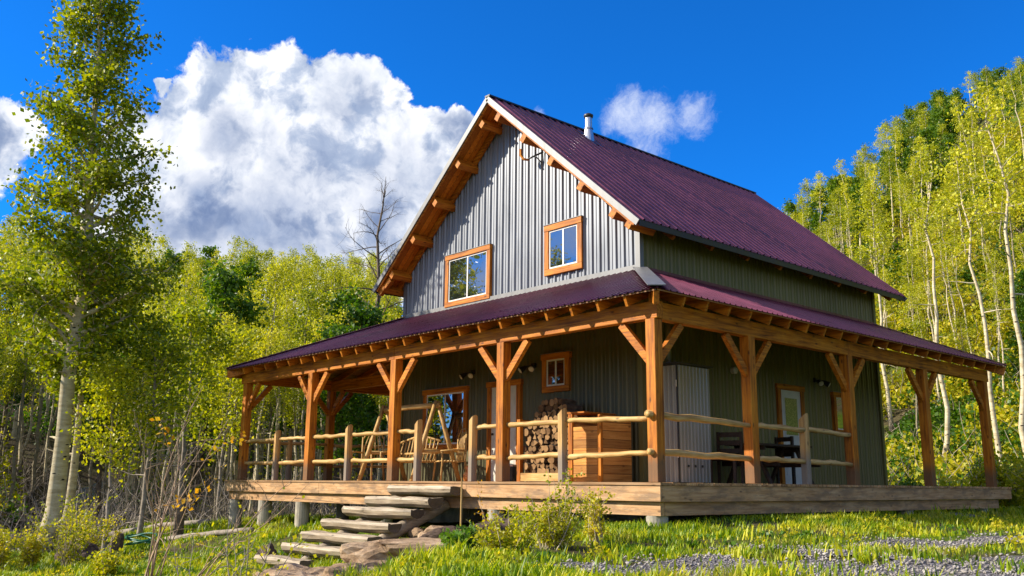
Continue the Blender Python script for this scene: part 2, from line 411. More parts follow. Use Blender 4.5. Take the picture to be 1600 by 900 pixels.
def endgrain(name, a, b):
    m, gg, out = mat(name)
    n1 = gg.noise(mapped(gg, (1, 1, 1)), 26.0, 4, 0.6).outputs[0]
    n2 = gg.noise(mapped(gg, (1, 1, 1)), 3.0, 3, 0.6).outputs[0]
    rnd = gg.n('ShaderNodeObjectInfo').outputs['Random']
    f = gg.math('ADD', gg.math('MULTIPLY', gg.math('ADD', n1, n2), 0.3), gg.math('MULTIPLY', rnd, 0.4))
    principled(gg, out, gg.ramp(f, [(0.25, a), (0.75, b)]), 0.85, bump=n1, bstr=0.4, bdist=0.01, spec=0.2)
    return m
M_SPLIT = endgrain('split_wood', (0.05, 0.022, 0.01), (0.42, 0.25, 0.11))

M_STEPEND = endgrain('weathered_log_end', (0.05, 0.035, 0.025), (0.20, 0.15, 0.10))
# ------------------------------------------------------------------ mesh helpers
class MB:
    def __init__(s): s.v = []; s.f = []; s.smooth = False; s.fm = []
    def add(s, vs, fs, mi=0):
        o = len(s.v)
        s.v += [tuple(p) for p in vs]
        s.f += [tuple(i + o for i in f) for f in fs]
        s.fm += [mi] * len(fs)
        return s
    def box(s, x0, x1, y0, y1, z0, z1, mi=0):
        x0, x1 = min(x0, x1), max(x0, x1); y0, y1 = min(y0, y1), max(y0, y1); z0, z1 = min(z0, z1), max(z0, z1)
        vs = [(x, y, z) for z in (z0, z1) for y in (y0, y1) for x in (x0, x1)]
        return s.add(vs, [(0, 2, 3, 1), (4, 5, 7, 6), (0, 1, 5, 4), (2, 6, 7, 3), (0, 4, 6, 2), (1, 3, 7, 5)], mi)
    def beam(s, a, b, w, h, upv=(0, 0, 1), mi=0):
        a = Vector(a); b = Vector(b)
        d = (b - a).normalized()
        sd = d.cross(Vector(upv)).normalized()
        u = sd.cross(d).normalized()
        vs = []
        for p in (a, b):
            for (i, j) in ((-1, -1), (1, -1), (1, 1), (-1, 1)):
                vs.append(p + sd * (w / 2 * i) + u * (h / 2 * j))
        return s.add(vs, [(0, 1, 2, 3), (7, 6, 5, 4), (0, 4, 5, 1), (1, 5, 6, 2), (2, 6, 7, 3), (3, 7, 4, 0)], mi)
    def tube(s, pts, rads, n=8, cap=True, wob=0.0, mi=0, rs=None):
        pts = [Vector(p) for p in pts]
        vs = []
        ref = None
        for i, p in enumerate(pts):
            d = (pts[min(i + 1, len(pts) - 1)] - pts[max(i - 1, 0)]).normalized()
            if ref is None:
                ref = d.orthogonal().normalized()
            ref = (ref - d * ref.dot(d)).normalized()
            bi = d.cross(ref)
            r = rads[i] if hasattr(rads, '__len__') else rads
            for k in range(n):
                a = 2 * math.pi * k / n
                rr = r * (1 + (random.uniform(-wob, wob) if wob else 0))
                vs.append(p + (ref * math.cos(a) + bi * math.sin(a)) * rr)
        fs = []
        for i in range(len(pts) - 1):
            for k in range(n):
                fs.append((i * n + k, i * n + (k + 1) % n, (i + 1) * n + (k + 1) % n, (i + 1) * n + k))
        if cap:
            fs.append(tuple(range(n - 1, -1, -1)))
            fs.append(tuple((len(pts) - 1) * n + k for k in range(n)))
        return s.add(vs, fs, mi)
    def build(s, name, m, parent=None, smooth=False, bevel=0.0, origin=None):
        me = bpy.data.meshes.new(name)
        vs = s.v
        if origin is not None:
            vs = [(v[0] - origin[0], v[1] - origin[1], v[2] - origin[2]) for v in vs]
        me.from_pydata(vs, [], s.f)
        ms = m if isinstance(m, (list, tuple)) else [m]
        for q in ms: me.materials.append(q)
        if len(ms) > 1: me.polygons.foreach_set('material_index', s.fm)
        if smooth: me.polygons.foreach_set('use_smooth', [True] * len(me.polygons))
        me.update()
        o = bpy.data.objects.new(name, me)
        COL.objects.link(o)
        if origin is not None: o.location = origin
        if parent is not None: o.parent = parent
        if bevel:
            b = o.modifiers.new('bevel', 'BEVEL'); b.width = bevel; b.segments = 2; b.limit_method = 'ANGLE'
        return o
def obj_np(name, V, F, m, parent=None, smooth=False):
    """V (n,3), F (m,k) all faces same size"""
    V = np.asarray(V, dtype=np.float32); F = np.asarray(F, dtype=np.int32)
    me = bpy.data.meshes.new(name)
    k = F.shape[1]
    me.vertices.add(len(V)); me.vertices.foreach_set('co', V.ravel())
    me.loops.add(F.size); me.loops.foreach_set('vertex_index', F.ravel())
    me.polygons.add(len(F))
    me.polygons.foreach_set('loop_start', np.arange(0, F.size, k, dtype=np.int32))
    if smooth: me.polygons.foreach_set('use_smooth', np.ones(len(F), dtype=bool))
    me.materials.append(m)
    me.update(calc_edges=True)
    o = bpy.data.objects.new(name, me)
    COL.objects.link(o)
    if parent is not None: o.parent = parent
    return o
def tag(o, label=None, cat=None, group=None, kind=None):
    if label: o['label'] = label
    if cat: o['category'] = cat
    if group: o['group'] = group
    if kind: o['kind'] = kind
    return o
def empty(name, loc=(0, 0, 0), rz=0.0):
    o = bpy.data.objects.new(name, None)
    o.empty_display_size = 0.2
    o.location = loc
    o.rotation_euler = (0, 0, rz)
    COL.objects.link(o)
    return o
def clone(root, loc, rz=0.0, sc=1.0, label=None, group=None, kids=None, tilt=(0, 0)):
    r = root.copy(); COL.objects.link(r)
    r.location = loc; r.rotation_euler = (tilt[0], tilt[1], rz); r.scale = (sc, sc, sc)
    if label: r['label'] = label
    if group: r['group'] = group
    for c in (kids if kids is not None else root.children):
        q = c.copy(); COL.objects.link(q); q.parent = r
    return r

# ------------------------------------------------------------------ noise + terrain
def hash2(ix, iy, seed=0):
    h = (ix.astype(np.int64) * 374761393 + iy.astype(np.int64) * 668265263 + seed * 1442695041) & 0xffffffff
    h = ((h ^ (h >> 13)) * 1274126177) & 0xffffffff
    return ((h ^ (h >> 16)) & 0xffff) / 65535.0
def vnoise(x, y, seed=0):
    x = np.asarray(x, float); y = np.asarray(y, float)
    ix = np.floor(x); iy = np.floor(y)
    fx = x - ix; fy = y - iy
    fx = fx * fx * (3 - 2 * fx); fy = fy * fy * (3 - 2 * fy)
    a = hash2(ix, iy, seed); b = hash2(ix + 1, iy, seed); c = hash2(ix, iy + 1, seed); d = hash2(ix + 1, iy + 1, seed)
    return (a * (1 - fx) + b * fx) * (1 - fy) + (c * (1 - fx) + d * fx) * fy
def fbm(x, y, o=4, seed=0):
    s = 0; a = 0.5; t = 0
    for i in range(o):
        s = s + a * vnoise(x * 2 ** i, y * 2 ** i, seed + i); t += a; a *= 0.5
    return s / t
def sst(x, a, b):
    t = np.clip((np.asarray(x, float) - a) / (b - a), 0, 1)
    return t * t * (3 - 2 * t)
CREEK = np.array([(-52, 9), (-40, 4), (-33, -0.5), (-27, -3.6), (-23, -8), (-20, -15), (-18, -30)], float)
def creek_dist(x, y):
    d = np.full(np.shape(x), 1e9)
    for i in range(len(CREEK) - 1):
        a = CREEK[i]; b = CREEK[i + 1]; ab = b - a
        t = np.clip(((x - a[0]) * ab[0] + (y - a[1]) * ab[1]) / (ab @ ab), 0, 1)
        d = np.minimum(d, np.hypot(x - a[0] - t * ab[0], y - a[1] - t * ab[1]))
    return d
def ground(x, y, fine=True):
    x = np.asarray(x, float); y = np.asarray(y, float)
    z = -0.62 + 0.035 * np.clip(x, -22, 0)
    t_ = np.clip(-y - 1.1 * np.clip(x + 3, 0, None), 0, 2.9)
    z = z - 0.225 * t_ + 0.03 * np.clip(y, -3, 0)
    z = z - 0.5 * sst(-x, 17, 26)
    # wooded slope behind the cabin, higher to the right
    a = 0.05 + 0.32 * sst(x, -90, -45) + 0.43 * sst(x, -48, -6)
    s = np.clip((y - 19 + 1.5 * np.sin(x * 0.11)) / 44, 0, None)
    prof = np.where(s < 1, s * s * (1.9 - 0.9 * s) / 1.0, 1 + (s - 1) * 0.25)
    z = z + a * 44 * np.minimum(prof, 1.3)
    # slope beyond the creek on the left
    s2 = np.clip((-x - 34 - 2 * np.sin(y * 0.13)) / 52, 0, None)
    p2 = np.where(s2 < 1, s2 * s2 * (2.0 - 1.0 * s2), 1 + (s2 - 1) * 0.15)
    z = z + 16.5 * np.minimum(p2, 1.5) * (0.25 + 0.75 * sst(y, -60, -8))
    cd = creek_dist(x, y)
    z = z - 0.75 * (1 - sst(cd, 0.5, 2.6))
    r = np.hypot(x + 4, y - 3)
    far = sst(r, 9, 40)
    z = z + far * (fbm(x * 0.12, y * 0.12, 3, 5) - 0.5) * 2.0
    if fine:
        z = z + (fbm(x * 0.7, y * 0.7, 3, 9) - 0.5) * 0.22
    return z
def gz(x, y): return float(ground(np.array([x]), np.array([y]))[0])
def at(u, depth, v=None):
    """world x, y (and ground height) of the place seen in direction u of the photograph, depth metres away"""
    d = ray(u, v if v is not None else 757)
    p = CAM + d * depth
    return p.x, p.y
# grid sheet with finer cells close to the cabin
def axis_pts(c, near, step, far, grow):
    pts = [0.0]; s = step
    while pts[-1] < far:
        pts.append(pts[-1] + s)
        if pts[-1] > near: s *= grow
    p = np.array(pts)
    return np.concatenate([c - p[:0:-1], c + p])
gx = axis_pts(-5, 22, 0.28, 900, 1.06)
gy = axis_pts(-2, 14, 0.28, 900, 1.06)
GX, GY = np.meshgrid(gx, gy)
GZ = ground(GX, GY)
nx, ny = len(gx), len(gy)
idx = np.arange(nx * ny).reshape(ny, nx)
F = np.stack([idx[:-1, :-1], idx[:-1, 1:], idx[1:, 1:], idx[1:, :-1]], -1).reshape(-1, 4)
go = obj_np('ground', np.stack([GX, GY, GZ], -1).reshape(-1, 3), F, M_GROUND, smooth=True)
tag(go, kind='structure')

# gravel field (world coordinates)
GRAV = [(1180, 7.6, 1.5, 1.15), (1290, 8.8, 1.2, .8), (1090, 7.2, .7, .8), (1420, 10.4, 2.0, .6), (1560, 8.2, 1.3, .9), (1585, 18.5, 2.2, 1.4), (1330, 7.0, 1.2, .8), (1480, 7.0, 1.2, .8), (1200, 6.2, 1.6, .6), (1500, 6.0, 1.8, .6)]
gc = [(at(u, d), a, b) for u, d, a, b in GRAV]
ux, uy = math.cos(YAW), math.sin(YAW)
def grav(x, y):
    m = np.zeros(np.shape(x))
    for (c, a, b) in gc:
        dx = x - c[0]; dy = y - c[1]
        p = dx * ux + dy * uy; q = -dx * uy + dy * ux
        m = np.maximum(m, 1.25 - np.sqrt((p / a) ** 2 + (q / b) ** 2) * 0.75)
    return m + (fbm(x * 1.5, y * 1.5, 4, 21) - 0.5) * 1.3
# gravel bed: a sheet a few mm above the ground where the gravel lies
xs = np.arange(-2, 12, 0.1); ys = np.arange(-10, 10, 0.1)
X, Y = np.meshgrid(xs, ys)
mask = grav(X, Y) > 0.62
cells = mask[:-1, :-1] & mask[1:, 1:] & mask[1:, :-1] & mask[:-1, 1:]
id2 = np.arange(X.size).reshape(X.shape)
F = np.stack([id2[:-1, :-1][cells], id2[:-1, 1:][cells], id2[1:, 1:][cells], id2[1:, :-1][cells]], -1)
used, inv = np.unique(F, return_inverse=True)
V = np.stack([X.ravel(), Y.ravel(), (ground(X, Y) + 0.012).ravel()], -1)[used]
tag(obj_np('gravel_path', V, inv.reshape(-1, 4), M_GBED, smooth=True), kind='structure')

# ------------------------------------------------------------------ ribbed sheets
RIB = [(0.0, 0), (0.10, 1), (0.22, 1), (0.32, 0), (0.60, 0), (0.64, .35), (0.70, .35), (0.74, 0)]
def ribbed(name, m, parent, u0, u1, period, hgt, lo, hi, pos, nseg=1, rib=RIB):
    """pos(u, v, h) -> point. lo(u), hi(u) give the sheet's extent across u."""
    us = []
    k = math.floor(u0 / period)
    while k * period < u1:
        for f, h in rib:
            u = (k + f) * period
            if u0 <= u <= u1: us.append((u, h * hgt))
        k += 1
    us = [(u0, 0)] + us + [(u1, 0)]
    mb = MB()
    vs = []
    for u, h in us:
        a, b = lo(u), hi(u)
        for j in range(nseg + 1):
            vs.append(pos(u, a + (b - a) * j / nseg, h))
    n = nseg + 1
    fs = []
    for i in range(len(us) - 1):
        for j in range(nseg):
            fs.append((i * n + j, (i + 1) * n + j, (i + 1) * n + j + 1, i * n + j + 1))
    mb.add(vs, fs)
    return mb.build(name, m, parent)

# ------------------------------------------------------------------ the cabin
cabin = tag(empty('cabin', (0, 0, 0)), 'two storey cabin with maroon metal roof and wraparound timber porch', 'cabin')
XR, XL, YF, YB = -2.111, -9.649, 2.19, 11.095       # right wall, left wall, gable wall, back wall
XM = (XR + XL) / 2
ZR, ZE = 8.413, 4.691                                 # ridge, main eave
XE = XM + 4.26                                        # main eave x
SL = (ZR - ZE) / (XE - XM)
YG, YGB = 1.55, 11.87
ZT, ZP = 3.921, 2.784                                 # porch roof at wall, at eave
OV = 0.428
XPL, YPB = -13.95, 12.49
roofz = lambda x: ZR - abs(x - XM) * SL
# wall cores (behind the siding)
mb = MB()
mb.add([(XL + .03, YF + .03, -.3), (XR - .03, YF + .03, -.3), (XR - .03, YF + .03, roofz(XR) - .2), (XM, YF + .03, ZR - .2), (XL + .03, YF + .03, roofz(XL) - .2),
        (XL + .03, YB - .03, -.3), (XR - .03, YB - .03, -.3), (XR - .03, YB - .03, roofz(XR) - .2), (XM, YB - .03, ZR - .2), (XL + .03, YB - .03, roofz(XL) - .2)],
       [(0, 1, 2, 3, 4), (9, 8, 7, 6, 5), (1, 6, 7, 2), (5, 0, 4, 9), (0, 5, 6, 1), (2, 7, 8, 3), (3, 8, 9, 4)])
mb.build('wall_core', M_DARKIN, cabin)
gtop = lambda x: roofz(x) - 0.12
ribbed('gable_wall', M_SILVER, cabin, XL, XR, 0.21, 0.036, lambda u: 3.86, gtop, lambda u, v, h: (u, YF - h, v))
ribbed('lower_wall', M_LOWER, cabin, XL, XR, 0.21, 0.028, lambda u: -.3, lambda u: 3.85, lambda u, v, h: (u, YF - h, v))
ribbed('side_wall', M_OLIVE, cabin, YF, YB, 0.24, 0.03, lambda u: -.3, lambda u: roofz(XR) - .12, lambda u, v, h: (XR + h, u, v))
ribbed('side_wall', M_OLIVE, cabin, YF, YB, 0.24, 0.03, lambda u: -.3, lambda u: roofz(XL) - .12, lambda u, v, h: (XL - h, u, v))
ribbed('back_wall', M_OLIVE, cabin, XL, XR, 0.24, 0.03, lambda u: -.3, gtop, lambda u, v, h: (u, YB + h, v))
for (x, y, z0, m) in ((XR + .012, YF - .012, 3.9, M_TRIM), (XL - .012, YF - .012, 3.9, M_TRIM), (XR + .012, YF - .012, 0, M_OLIVE), (XR + .012, YB + .012, 0, M_OLIVE), (XL - .012, YF - .012, 0, M_OLIVE)):
    z1 = 3.897 if z0 == 0 and y < 5 else roofz(x) - .15
    MB().box(x - .055, x + .055, y - .055, y + .055, z0, z1).build('corner_trim', m, cabin)
# main roof
for sgn in (1, -1):
    X0 = lambda v, sgn=sgn: XM + sgn * v
    def pos(u, v, h, sgn=sgn): return (XM + sgn * (v + h * .6), u, ZR - v * SL + h * .8 + .03)
    ro = ribbed('roof', M_ROOF, cabin, YG, YGB, 0.24, 0.036, lambda u: 0.0, lambda u: 4.29, pos, nseg=3)
    d = Vector((sgn, 0, -SL)).normalized(); nrm = Vector((sgn * SL, 0, 1)).normalized()
    L = math.hypot(4.26, 4.26 * SL)
    # soffit boards
    a = Vector((XM + sgn * .01, 0, ZR - .01)); b = Vector((XM + sgn * 4.25, 0, ZR - 4.25 * SL))
    mb = MB()
    vs = []
    for yy in (YG + .03, YGB - .03):
        for p in (a, b):
            for q in (0.0, -0.03): vs.append((p.x + nrm.x * q, yy, p.z + nrm.z * q + .01))
    mb.add(vs, [(0, 1, 3, 2), (4, 6, 7, 5), (0, 4, 5, 1), (2, 3, 7, 6), (1, 5, 7, 3), (0, 2, 6, 4)])
    mb.build('soffit', W['soffit'], cabin)
    # rake trim in metal, wooden barge board behind it
    for yy, s_ in ((YG, -1), (YGB, 1)):
        MB().beam((XM + sgn * .0, yy + s_ * .012, ZR - .035), (XM + sgn * 4.30, yy + s_ * .012, ZR - 4.30 * SL - .035), 0.03, 0.12).build('rake_trim', M_TRIM, cabin)
        MB().beam((XM + sgn * .02, yy - s_ * .03, ZR - .115), (XM + sgn * 4.2, yy - s_ * .03, ZR - 4.2 * SL - .115), 0.045, 0.09).build('barge_board', W['honey_x'], cabin)
    # eave trim
    MB().beam((XM + sgn * 4.27, YG + .05, ZE - .045), (XM + sgn * 4.27, YGB - .05, ZE - .045), 0.025, 0.12).build('eave_trim', M_DKTRIM, cabin)
    # lookouts under the gable overhang
    for k, v in enumerate((0.30, 1.14, 1.98, 2.82, 3.66, 4.02)):
        x = XM + sgn * v; z = ZR - v * SL - .24
        MB().beam((x, YG + .05, z), (x, YF + .1, z), .15, .25 if k < 5 else .16, upv=tuple(nrm)).build('lookout', W['honey_y'], cabin, bevel=.008)
    MB().beam((XM + sgn * .1, YF - .07, ZR - .15 - .1 * SL), (XM + sgn * 4.1, YF - .07, ZR - 4.1 * SL - .15), .06, .14).build('fly_rafter', W['honey_x'], cabin)
    # rafter tails under the eaves
    for k in range(8):
        y = 2.75 + k * 1.23
        x0 = XM + sgn * 3.7; x1 = XM + sgn * 4.16
        MB().beam((x0, y, roofz(x0) - .17), (x1, y, roofz(x1) - .17), .09, .15, upv=(0, 0, 1)).build('rafter_tail', W['honey_x'], cabin, bevel=.006)
MB().beam((XM, YG - .02, ZR + .035), (XM, YGB + .02, ZR + .035), .16, .035).build('ridge_cap', M_DKTRIM, cabin)
# boxed return at the foot of the left rake
MB().beam((XM - 3.72, YG + .12, roofz(XM - 3.72) - .31), (XM - 4.18, YG + .12, roofz(XM - 4.18) - .20), .10, .14).build('eave_return', W['honey_x'], cabin)
# stove pipe
px, py = -5.4, 4.3
pz = roofz(px)
fl = empty('stove_pipe', (px, py, pz)); fl.parent = cabin
mb = MB(); mb.tube([(0, 0, -.15), (0, 0, .26)], [.155, .098], 20); mb.build('flashing_cone', M_STEEL, fl, smooth=False)
mb = MB(); mb.tube([(0, 0, .2), (0, 0, .58)], [.082, .082], 20); mb.build('pipe', M_STEEL, fl)
mb = MB(); mb.tube([(0, 0, .27), (0, 0, .31)], [.115, .10], 20); mb.build('storm_collar', M_STEEL, fl)
mb = MB(); mb.tube([(0, 0, .56), (0, 0, .60), (0, 0, .63), (0, 0, .67)], [.10, .115, .115, .05], 20); mb.build('rain_cap', M_DKTRIM, fl)
MB().beam((px - .25, py, pz + .06 + .25 * SL), (px + .3, py, pz + .05 - .3 * SL), .42, .012).build('pipe_flashing', M_DKTRIM, cabin)

# porch roof planes
sF = (ZT - ZP) / (YF + OV)
sR = (ZT - ZP) / (OV - XR)
sLf = (ZT - ZP) / (XL - XPL)
def pz_front(x, y): return ZP + (y + OV) * sF
def pz_right(x, y): return ZP + (OV - x) * sR
def pz_left(x, y): return ZP + (x - XPL) * sLf
def f_hi(x):
    r = YF
    if x > XR: r = min(r, -x)
    if x < XL: r = min(r, -OV + (x - XPL) * (YF + OV) / (XL - XPL))
    return max(r, -OV + .001)
def r_lo(y):      # inner x of the right plane
    r = XR
    if y < YF: r = max(r, -y)
    if y > YB: r = max(r, XR + (y - YB) * (OV - XR) / (YPB - YB))
    return min(r, OV - .001)
def l_hi(y):
    if y < YF: return min(XL, XPL + (y + OV) * (XL - XPL) / (YF + OV)) + 0.001
    return XL
PR = 0.15
ribbed('porch_roof', M_ROOF, cabin, XPL, OV, PR, .022, lambda u: -OV - .02, f_hi, lambda u, v, h: (u, v, pz_front(u, v) + h + .03))
ribbed('porch_roof', M_ROOF, cabin, -OV, YPB, PR, .022, lambda u: OV + .02, r_lo, lambda u, v, h: (v, u, pz_right(v, u) + h + .03))
ribbed('porch_roof', M_ROOF, cabin, -OV, 11.2, PR, .022, lambda u: XPL - .02, l_hi, lambda u, v, h: (v, u, pz_left(v, u) + h + .03))
flat = [(0.0, 0), (0.5, 0)]
def slab(name, m, P, zf):
    mb = MB(); n = len(P)
    vs = [(x, y, zf(x, y) + .018) for x, y in P] + [(x, y, zf(x, y) - .004) for x, y in P]
    mb.add(vs, [tuple(range(n)), tuple(range(2 * n - 1, n - 1, -1))] + [(i, i + n, (i + 1) % n + n, (i + 1) % n) for i in range(n)])
    return mb.build(name, m, cabin)
slab('porch_ceiling', W['soffit_y'], [(XPL + .02, -OV + .01), (OV - .02, -OV + .01), (XR, YF), (XL, YF)], pz_front)
slab('porch_ceiling', W['soffit_x'], [(OV - .01, -OV + .02), (OV - .01, YPB - .02), (XR, YB), (XR, YF)], pz_right)
slab('porch_ceiling', W['soffit_x'], [(XPL + .01, -OV + .02), (XL, YF), (XL, 11.15), (XPL + .01, 11.15)], pz_left)
# hip caps and wall flashing
MB().beam((XR + .0, YF, ZT + .065), (OV + .02, -OV - .02, ZP + .065), .27, .014).build('hip_cap', M_TRIM, cabin)
MB().beam((XL, YF, ZT + .06), (XPL - .01, -OV - .01, ZP + .06), .16, .014).build('hip_cap', M_ROOF, cabin)
MB().beam((XR, YB, ZT + .06), (OV, YPB, ZP + .06), .16, .014).build('hip_cap', M_ROOF, cabin)
MB().beam((XL, YF - .045, ZT + .05), (XR, YF - .045, ZT + .05), .03, .12).build('wall_flashing', M_TRIM, cabin)
MB().beam((XR + .045, YF, ZT + .045), (XR + .045, YB, ZT + .045), .025, .07).build('wall_flashing', M_ROOF, cabin)

H = 2.45
BH = 0.27
BTOP = H + BH
# beams
def bm(a, b, key): MB().beam(a, b, .15, BH).build('beam', W[key], cabin, bevel=.01)
zc = H + BH / 2
bm((-13.78, 0, zc), (-6.83, 0, zc), 'honey_x'); bm((-6.82, 0, zc), (.13, 0, zc), 'honey_x')
bm((0, .08, zc - .003), (0, 5.73, zc - .003), 'honey_y'); bm((0, 5.74, zc - .003), (0, 12.28, zc - .003), 'honey_y')
bm((-13.52, .08, zc - .003), (-13.52, 11.0, zc - .003), 'honey_y')
bm((-13.44, 2.48, zc - .03), (XL - .03, 2.48, zc - .03), 'honey_x')
# rafters
def rafter_y(x, y0, y1, zf):
    dz = .105
    MB().beam((x, y0, zf(x, y0) - dz), (x, y1, zf(x, y1) - dz), .05, .16).build('rafter', W['honey_y'], cabin)
def rafter_x(y, x0, x1, zf):
    dz = .105
    MB().beam((x0, y, zf(x0, y) - dz), (x1, y, zf(x1, y) - dz), .05, .16).build('rafter', W['honey_x'], cabin)
x = -13.7
while x < .2:
    y1 = f_hi(x) - .06
    if y1 > -.2: rafter_y(x, -OV + .07, y1, pz_front)
    x += .585
y = .30
while y < 12.3:
    x1 = r_lo(y) + .06
    if x1 < .2: rafter_x(y, OV - .07, x1, pz_right)
    y += .585
y = .30
while y < 11:
    rafter_x(y, XPL + .07, l_hi(y) - .06, pz_left)
    y += .6
MB().beam((OV - .06, -OV + .06, ZP - .10), (XR, YF, ZT - .12), .09, .21).build('hip_rafter', W['honey_y'], cabin, bevel=.008)
MB().beam((XPL + .05, -OV + .05, ZP - .10), (XL, YF, ZT - .12), .09, .19).build('hip_rafter', W['honey_y'], cabin)
MB().beam((OV - .04, YPB - .03, ZP - .10), (XR, YB, ZT - .12), .09, .19).build('hip_rafter', W['honey_y'], cabin)
MB().box(XPL + .01, XPL + .05, -OV + .02, 11.1, ZP - .17, ZP - .01).build('eave_board', W['honey_y'], cabin)
# posts and braces
POSTS = [(0, 0), (-3.467, 0), (-6.826, 0), (-10.192, 0), (-13.522, 0), (-13.522, 2.48), (-13.522, 7.2), (-13.522, 10.8), (0, 2.462), (0, 5.737), (0, 8.928), (0, 12.062)]
for (x, y) in POSTS:
    s = .092
    MB().box(x - s, x + s, y - s, y + s, 0.002, H - .002 if y or x else H - .002).build('post', W['post'], cabin, bevel=.008)
    def brace(dx, dy, k):
        MB().beam((x + dx * .06, y + dy * .06, H - .66), (x + dx * .64, y + dy * .64, H - .02), .085, .12, upv=(0, 0, 1)).build('brace', W['honey_' + k], cabin)
    if y == 0 and x > -13: brace(-1, 0, 'x')
    if y == 0 and x < 0: brace(1, 0, 'x')
    if x == 0 or x < -13:
        if y > 0: brace(0, -1, 'y')
        if y < 12 and not (x < -13 and y > 10): brace(0, 1, 'y')
    if (x, y) == (-13.522, 2.48): brace(1, 0, 'x')
MB().beam((0, 0, BTOP - .02), (0, 0, BTOP + .12), .13, .13, upv=(1, 1, 0)).build('corner_block', W['honey_z'], cabin)

# deck
DX0, DX1, DY0, DY1 = -13.83, .304, -.304, 12.37
mb = MB()
k = 0
yy = DY0 - .02
while yy < DY1:
    y1 = min(yy + .135, DY1 + .02)
    for (xa, xb) in ((DX0 - .02, -9.1 + (k % 3) * .9), (-9.095 + (k % 3) * .9, -4.4 - (k % 2) * .8), (-4.395 - (k % 2) * .8, DX1 + .02)):
        e = random.uniform(-.004, .004)
        mb.box(xa + (e if xa < -13 else 0), xb + (e * 2 if xb > .2 else 0), yy, y1, -.04, random.uniform(-.003, .002))
    yy += .142; k += 1
mb.build('deck_boards', W['decktop_x'], cabin)
for i, (a, b) in enumerate(((DX0, -9.2), (-9.195, -4.1), (-4.095, DX1))):
    MB().box(a, b, DY0, DY0 + .045, -.275 + i * .003, -.043).build('deck_fascia', W['deck_x'], cabin, bevel=.004)
for i, (a, b) in enumerate(((DY0 + .05, 4.3), (4.305, 8.6), (8.605, DY1))):
    MB().box(DX1 - .045, DX1, a, b, -.275 + i * .003, -.043).build('deck_fascia', W['deck_y'], cabin, bevel=.004)
MB().box(DX0, DX0 + .045, DY0 + .05, DY1, -.275, -.043).build('deck_fascia', W['deck_y'], cabin)
MB().box(DX0 + .05, DX1 - .05, DY1 - .045, DY1, -.275, -.043).build('deck_fascia', W['deck_x'], cabin)
MB().box(DX0 + .1, DX1 - .07, DY0 + .08, DY0 + .17, -.47, -.278).build('deck_girder', W['deck_x'], cabin)
MB().box(DX1 - .16, DX1 - .07, DY0 + .18, DY1 - .6, -.47, -.278).build('deck_girder', W['deck_y'], cabin)
MB().box(DX0 + .1, DX0 + .19, DY0 + .18, DY1 - .3, -.47, -.278).build('deck_girder', W['deck_y'], cabin)
mb = MB()
for i in range(34):
    xx = DX0 + .4 + i * .41
    mb.box(xx, xx + .045, DY0 + .18, YF, -.25, -.042)
mb.build('deck_joists', W['deck_y'], cabin)
def pier(x, y, r=.16, m=M_CONC):
    z = gz(x, y)
    mb = MB(); mb.tube([(x, y, z - .3), (x, y, z + .1), (x, y, -.472)], [r * 1.02, r, r], 18, wob=.01)
    mb.build('pier', m, cabin, smooth=False)
for (x, y) in ((.05, -.08), (-3.5, -.1), (-6.9, -.1), (-10.2, -.1), (-12.0, -.1), (-13.55, -.1), (.05, 3.9), (.05, 7.6), (.05, 11.2), (-13.55, 3.0), (-13.55, 7.0), (-10.5, 2.2), (-6.9, 2.2), (-12.2, 2.2)):
    pier(x, y)
MB().box(XL + .05, XR - .05, YF + .06, YF + .2, -1.4, -.30).build('foundation', M_CONC, cabin)
MB().box(XR - .2, XR - .06, YF + .21, YB - .1, -1.3, -.30).build('foundation', M_CONC, cabin)

# railing
def log_rail(a, b, r=.046, key='x'):
    a = Vector(a); b = Vector(b)
    n = 9; pts = []; rr = []
    for i in range(n):
        t = i / (n - 1)
        p = a.lerp(b, t)
        p += Vector((random.uniform(-.008, .008), random.uniform(-.008, .008), random.uniform(-.014, .014)))
        pts.append(p); rr.append(r * random.uniform(.84, 1.12) * (1 - .12 * t))
    mb = MB(); mb.tube(pts, rr, 10, wob=.05)
    mb.build('rail', W['pale_' + key], cabin, smooth=True)
def rail_post(x, y, h=1.13, w=.145, key=1):
    mb = MB(); s = w / 2; n = 10
    vs = []
    lean = random.uniform(-.02, .02)
    for z in (0, .35, .75, 1):
        for k in range(n):
            a = 2 * math.pi * (k + .5) / n
            ca, sa = math.cos(a), math.sin(a)
            q = 1 / max(abs(ca), abs(sa)) * .80
            q = min(q, 1.0)
            rx = s * ca * q * 1.1 * random.uniform(.97, 1.03); ry = s * sa * q * 1.1
            zz = z * h
            if z == 1: zz += (ca * .5) * w * .9
            vs.append((x + rx + lean * z, y + ry, zz + .001))
    fs = []
    for i in range(3):
        for k in range(n): fs.append((i * n + k, i * n + (k + 1) % n, (i + 1) * n + (k + 1) % n, (i + 1) * n + k))
    fs.append(tuple(range(n - 1, -1, -1))); fs.append(tuple(3 * n + k for k in range(n)))
    mb.add(vs, fs)
    mb.build('rail_post', W['railpost'], cabin)
for x in (-11.75, -8.51, -5.97, -4.28, -1.95): rail_post(x, -.02)
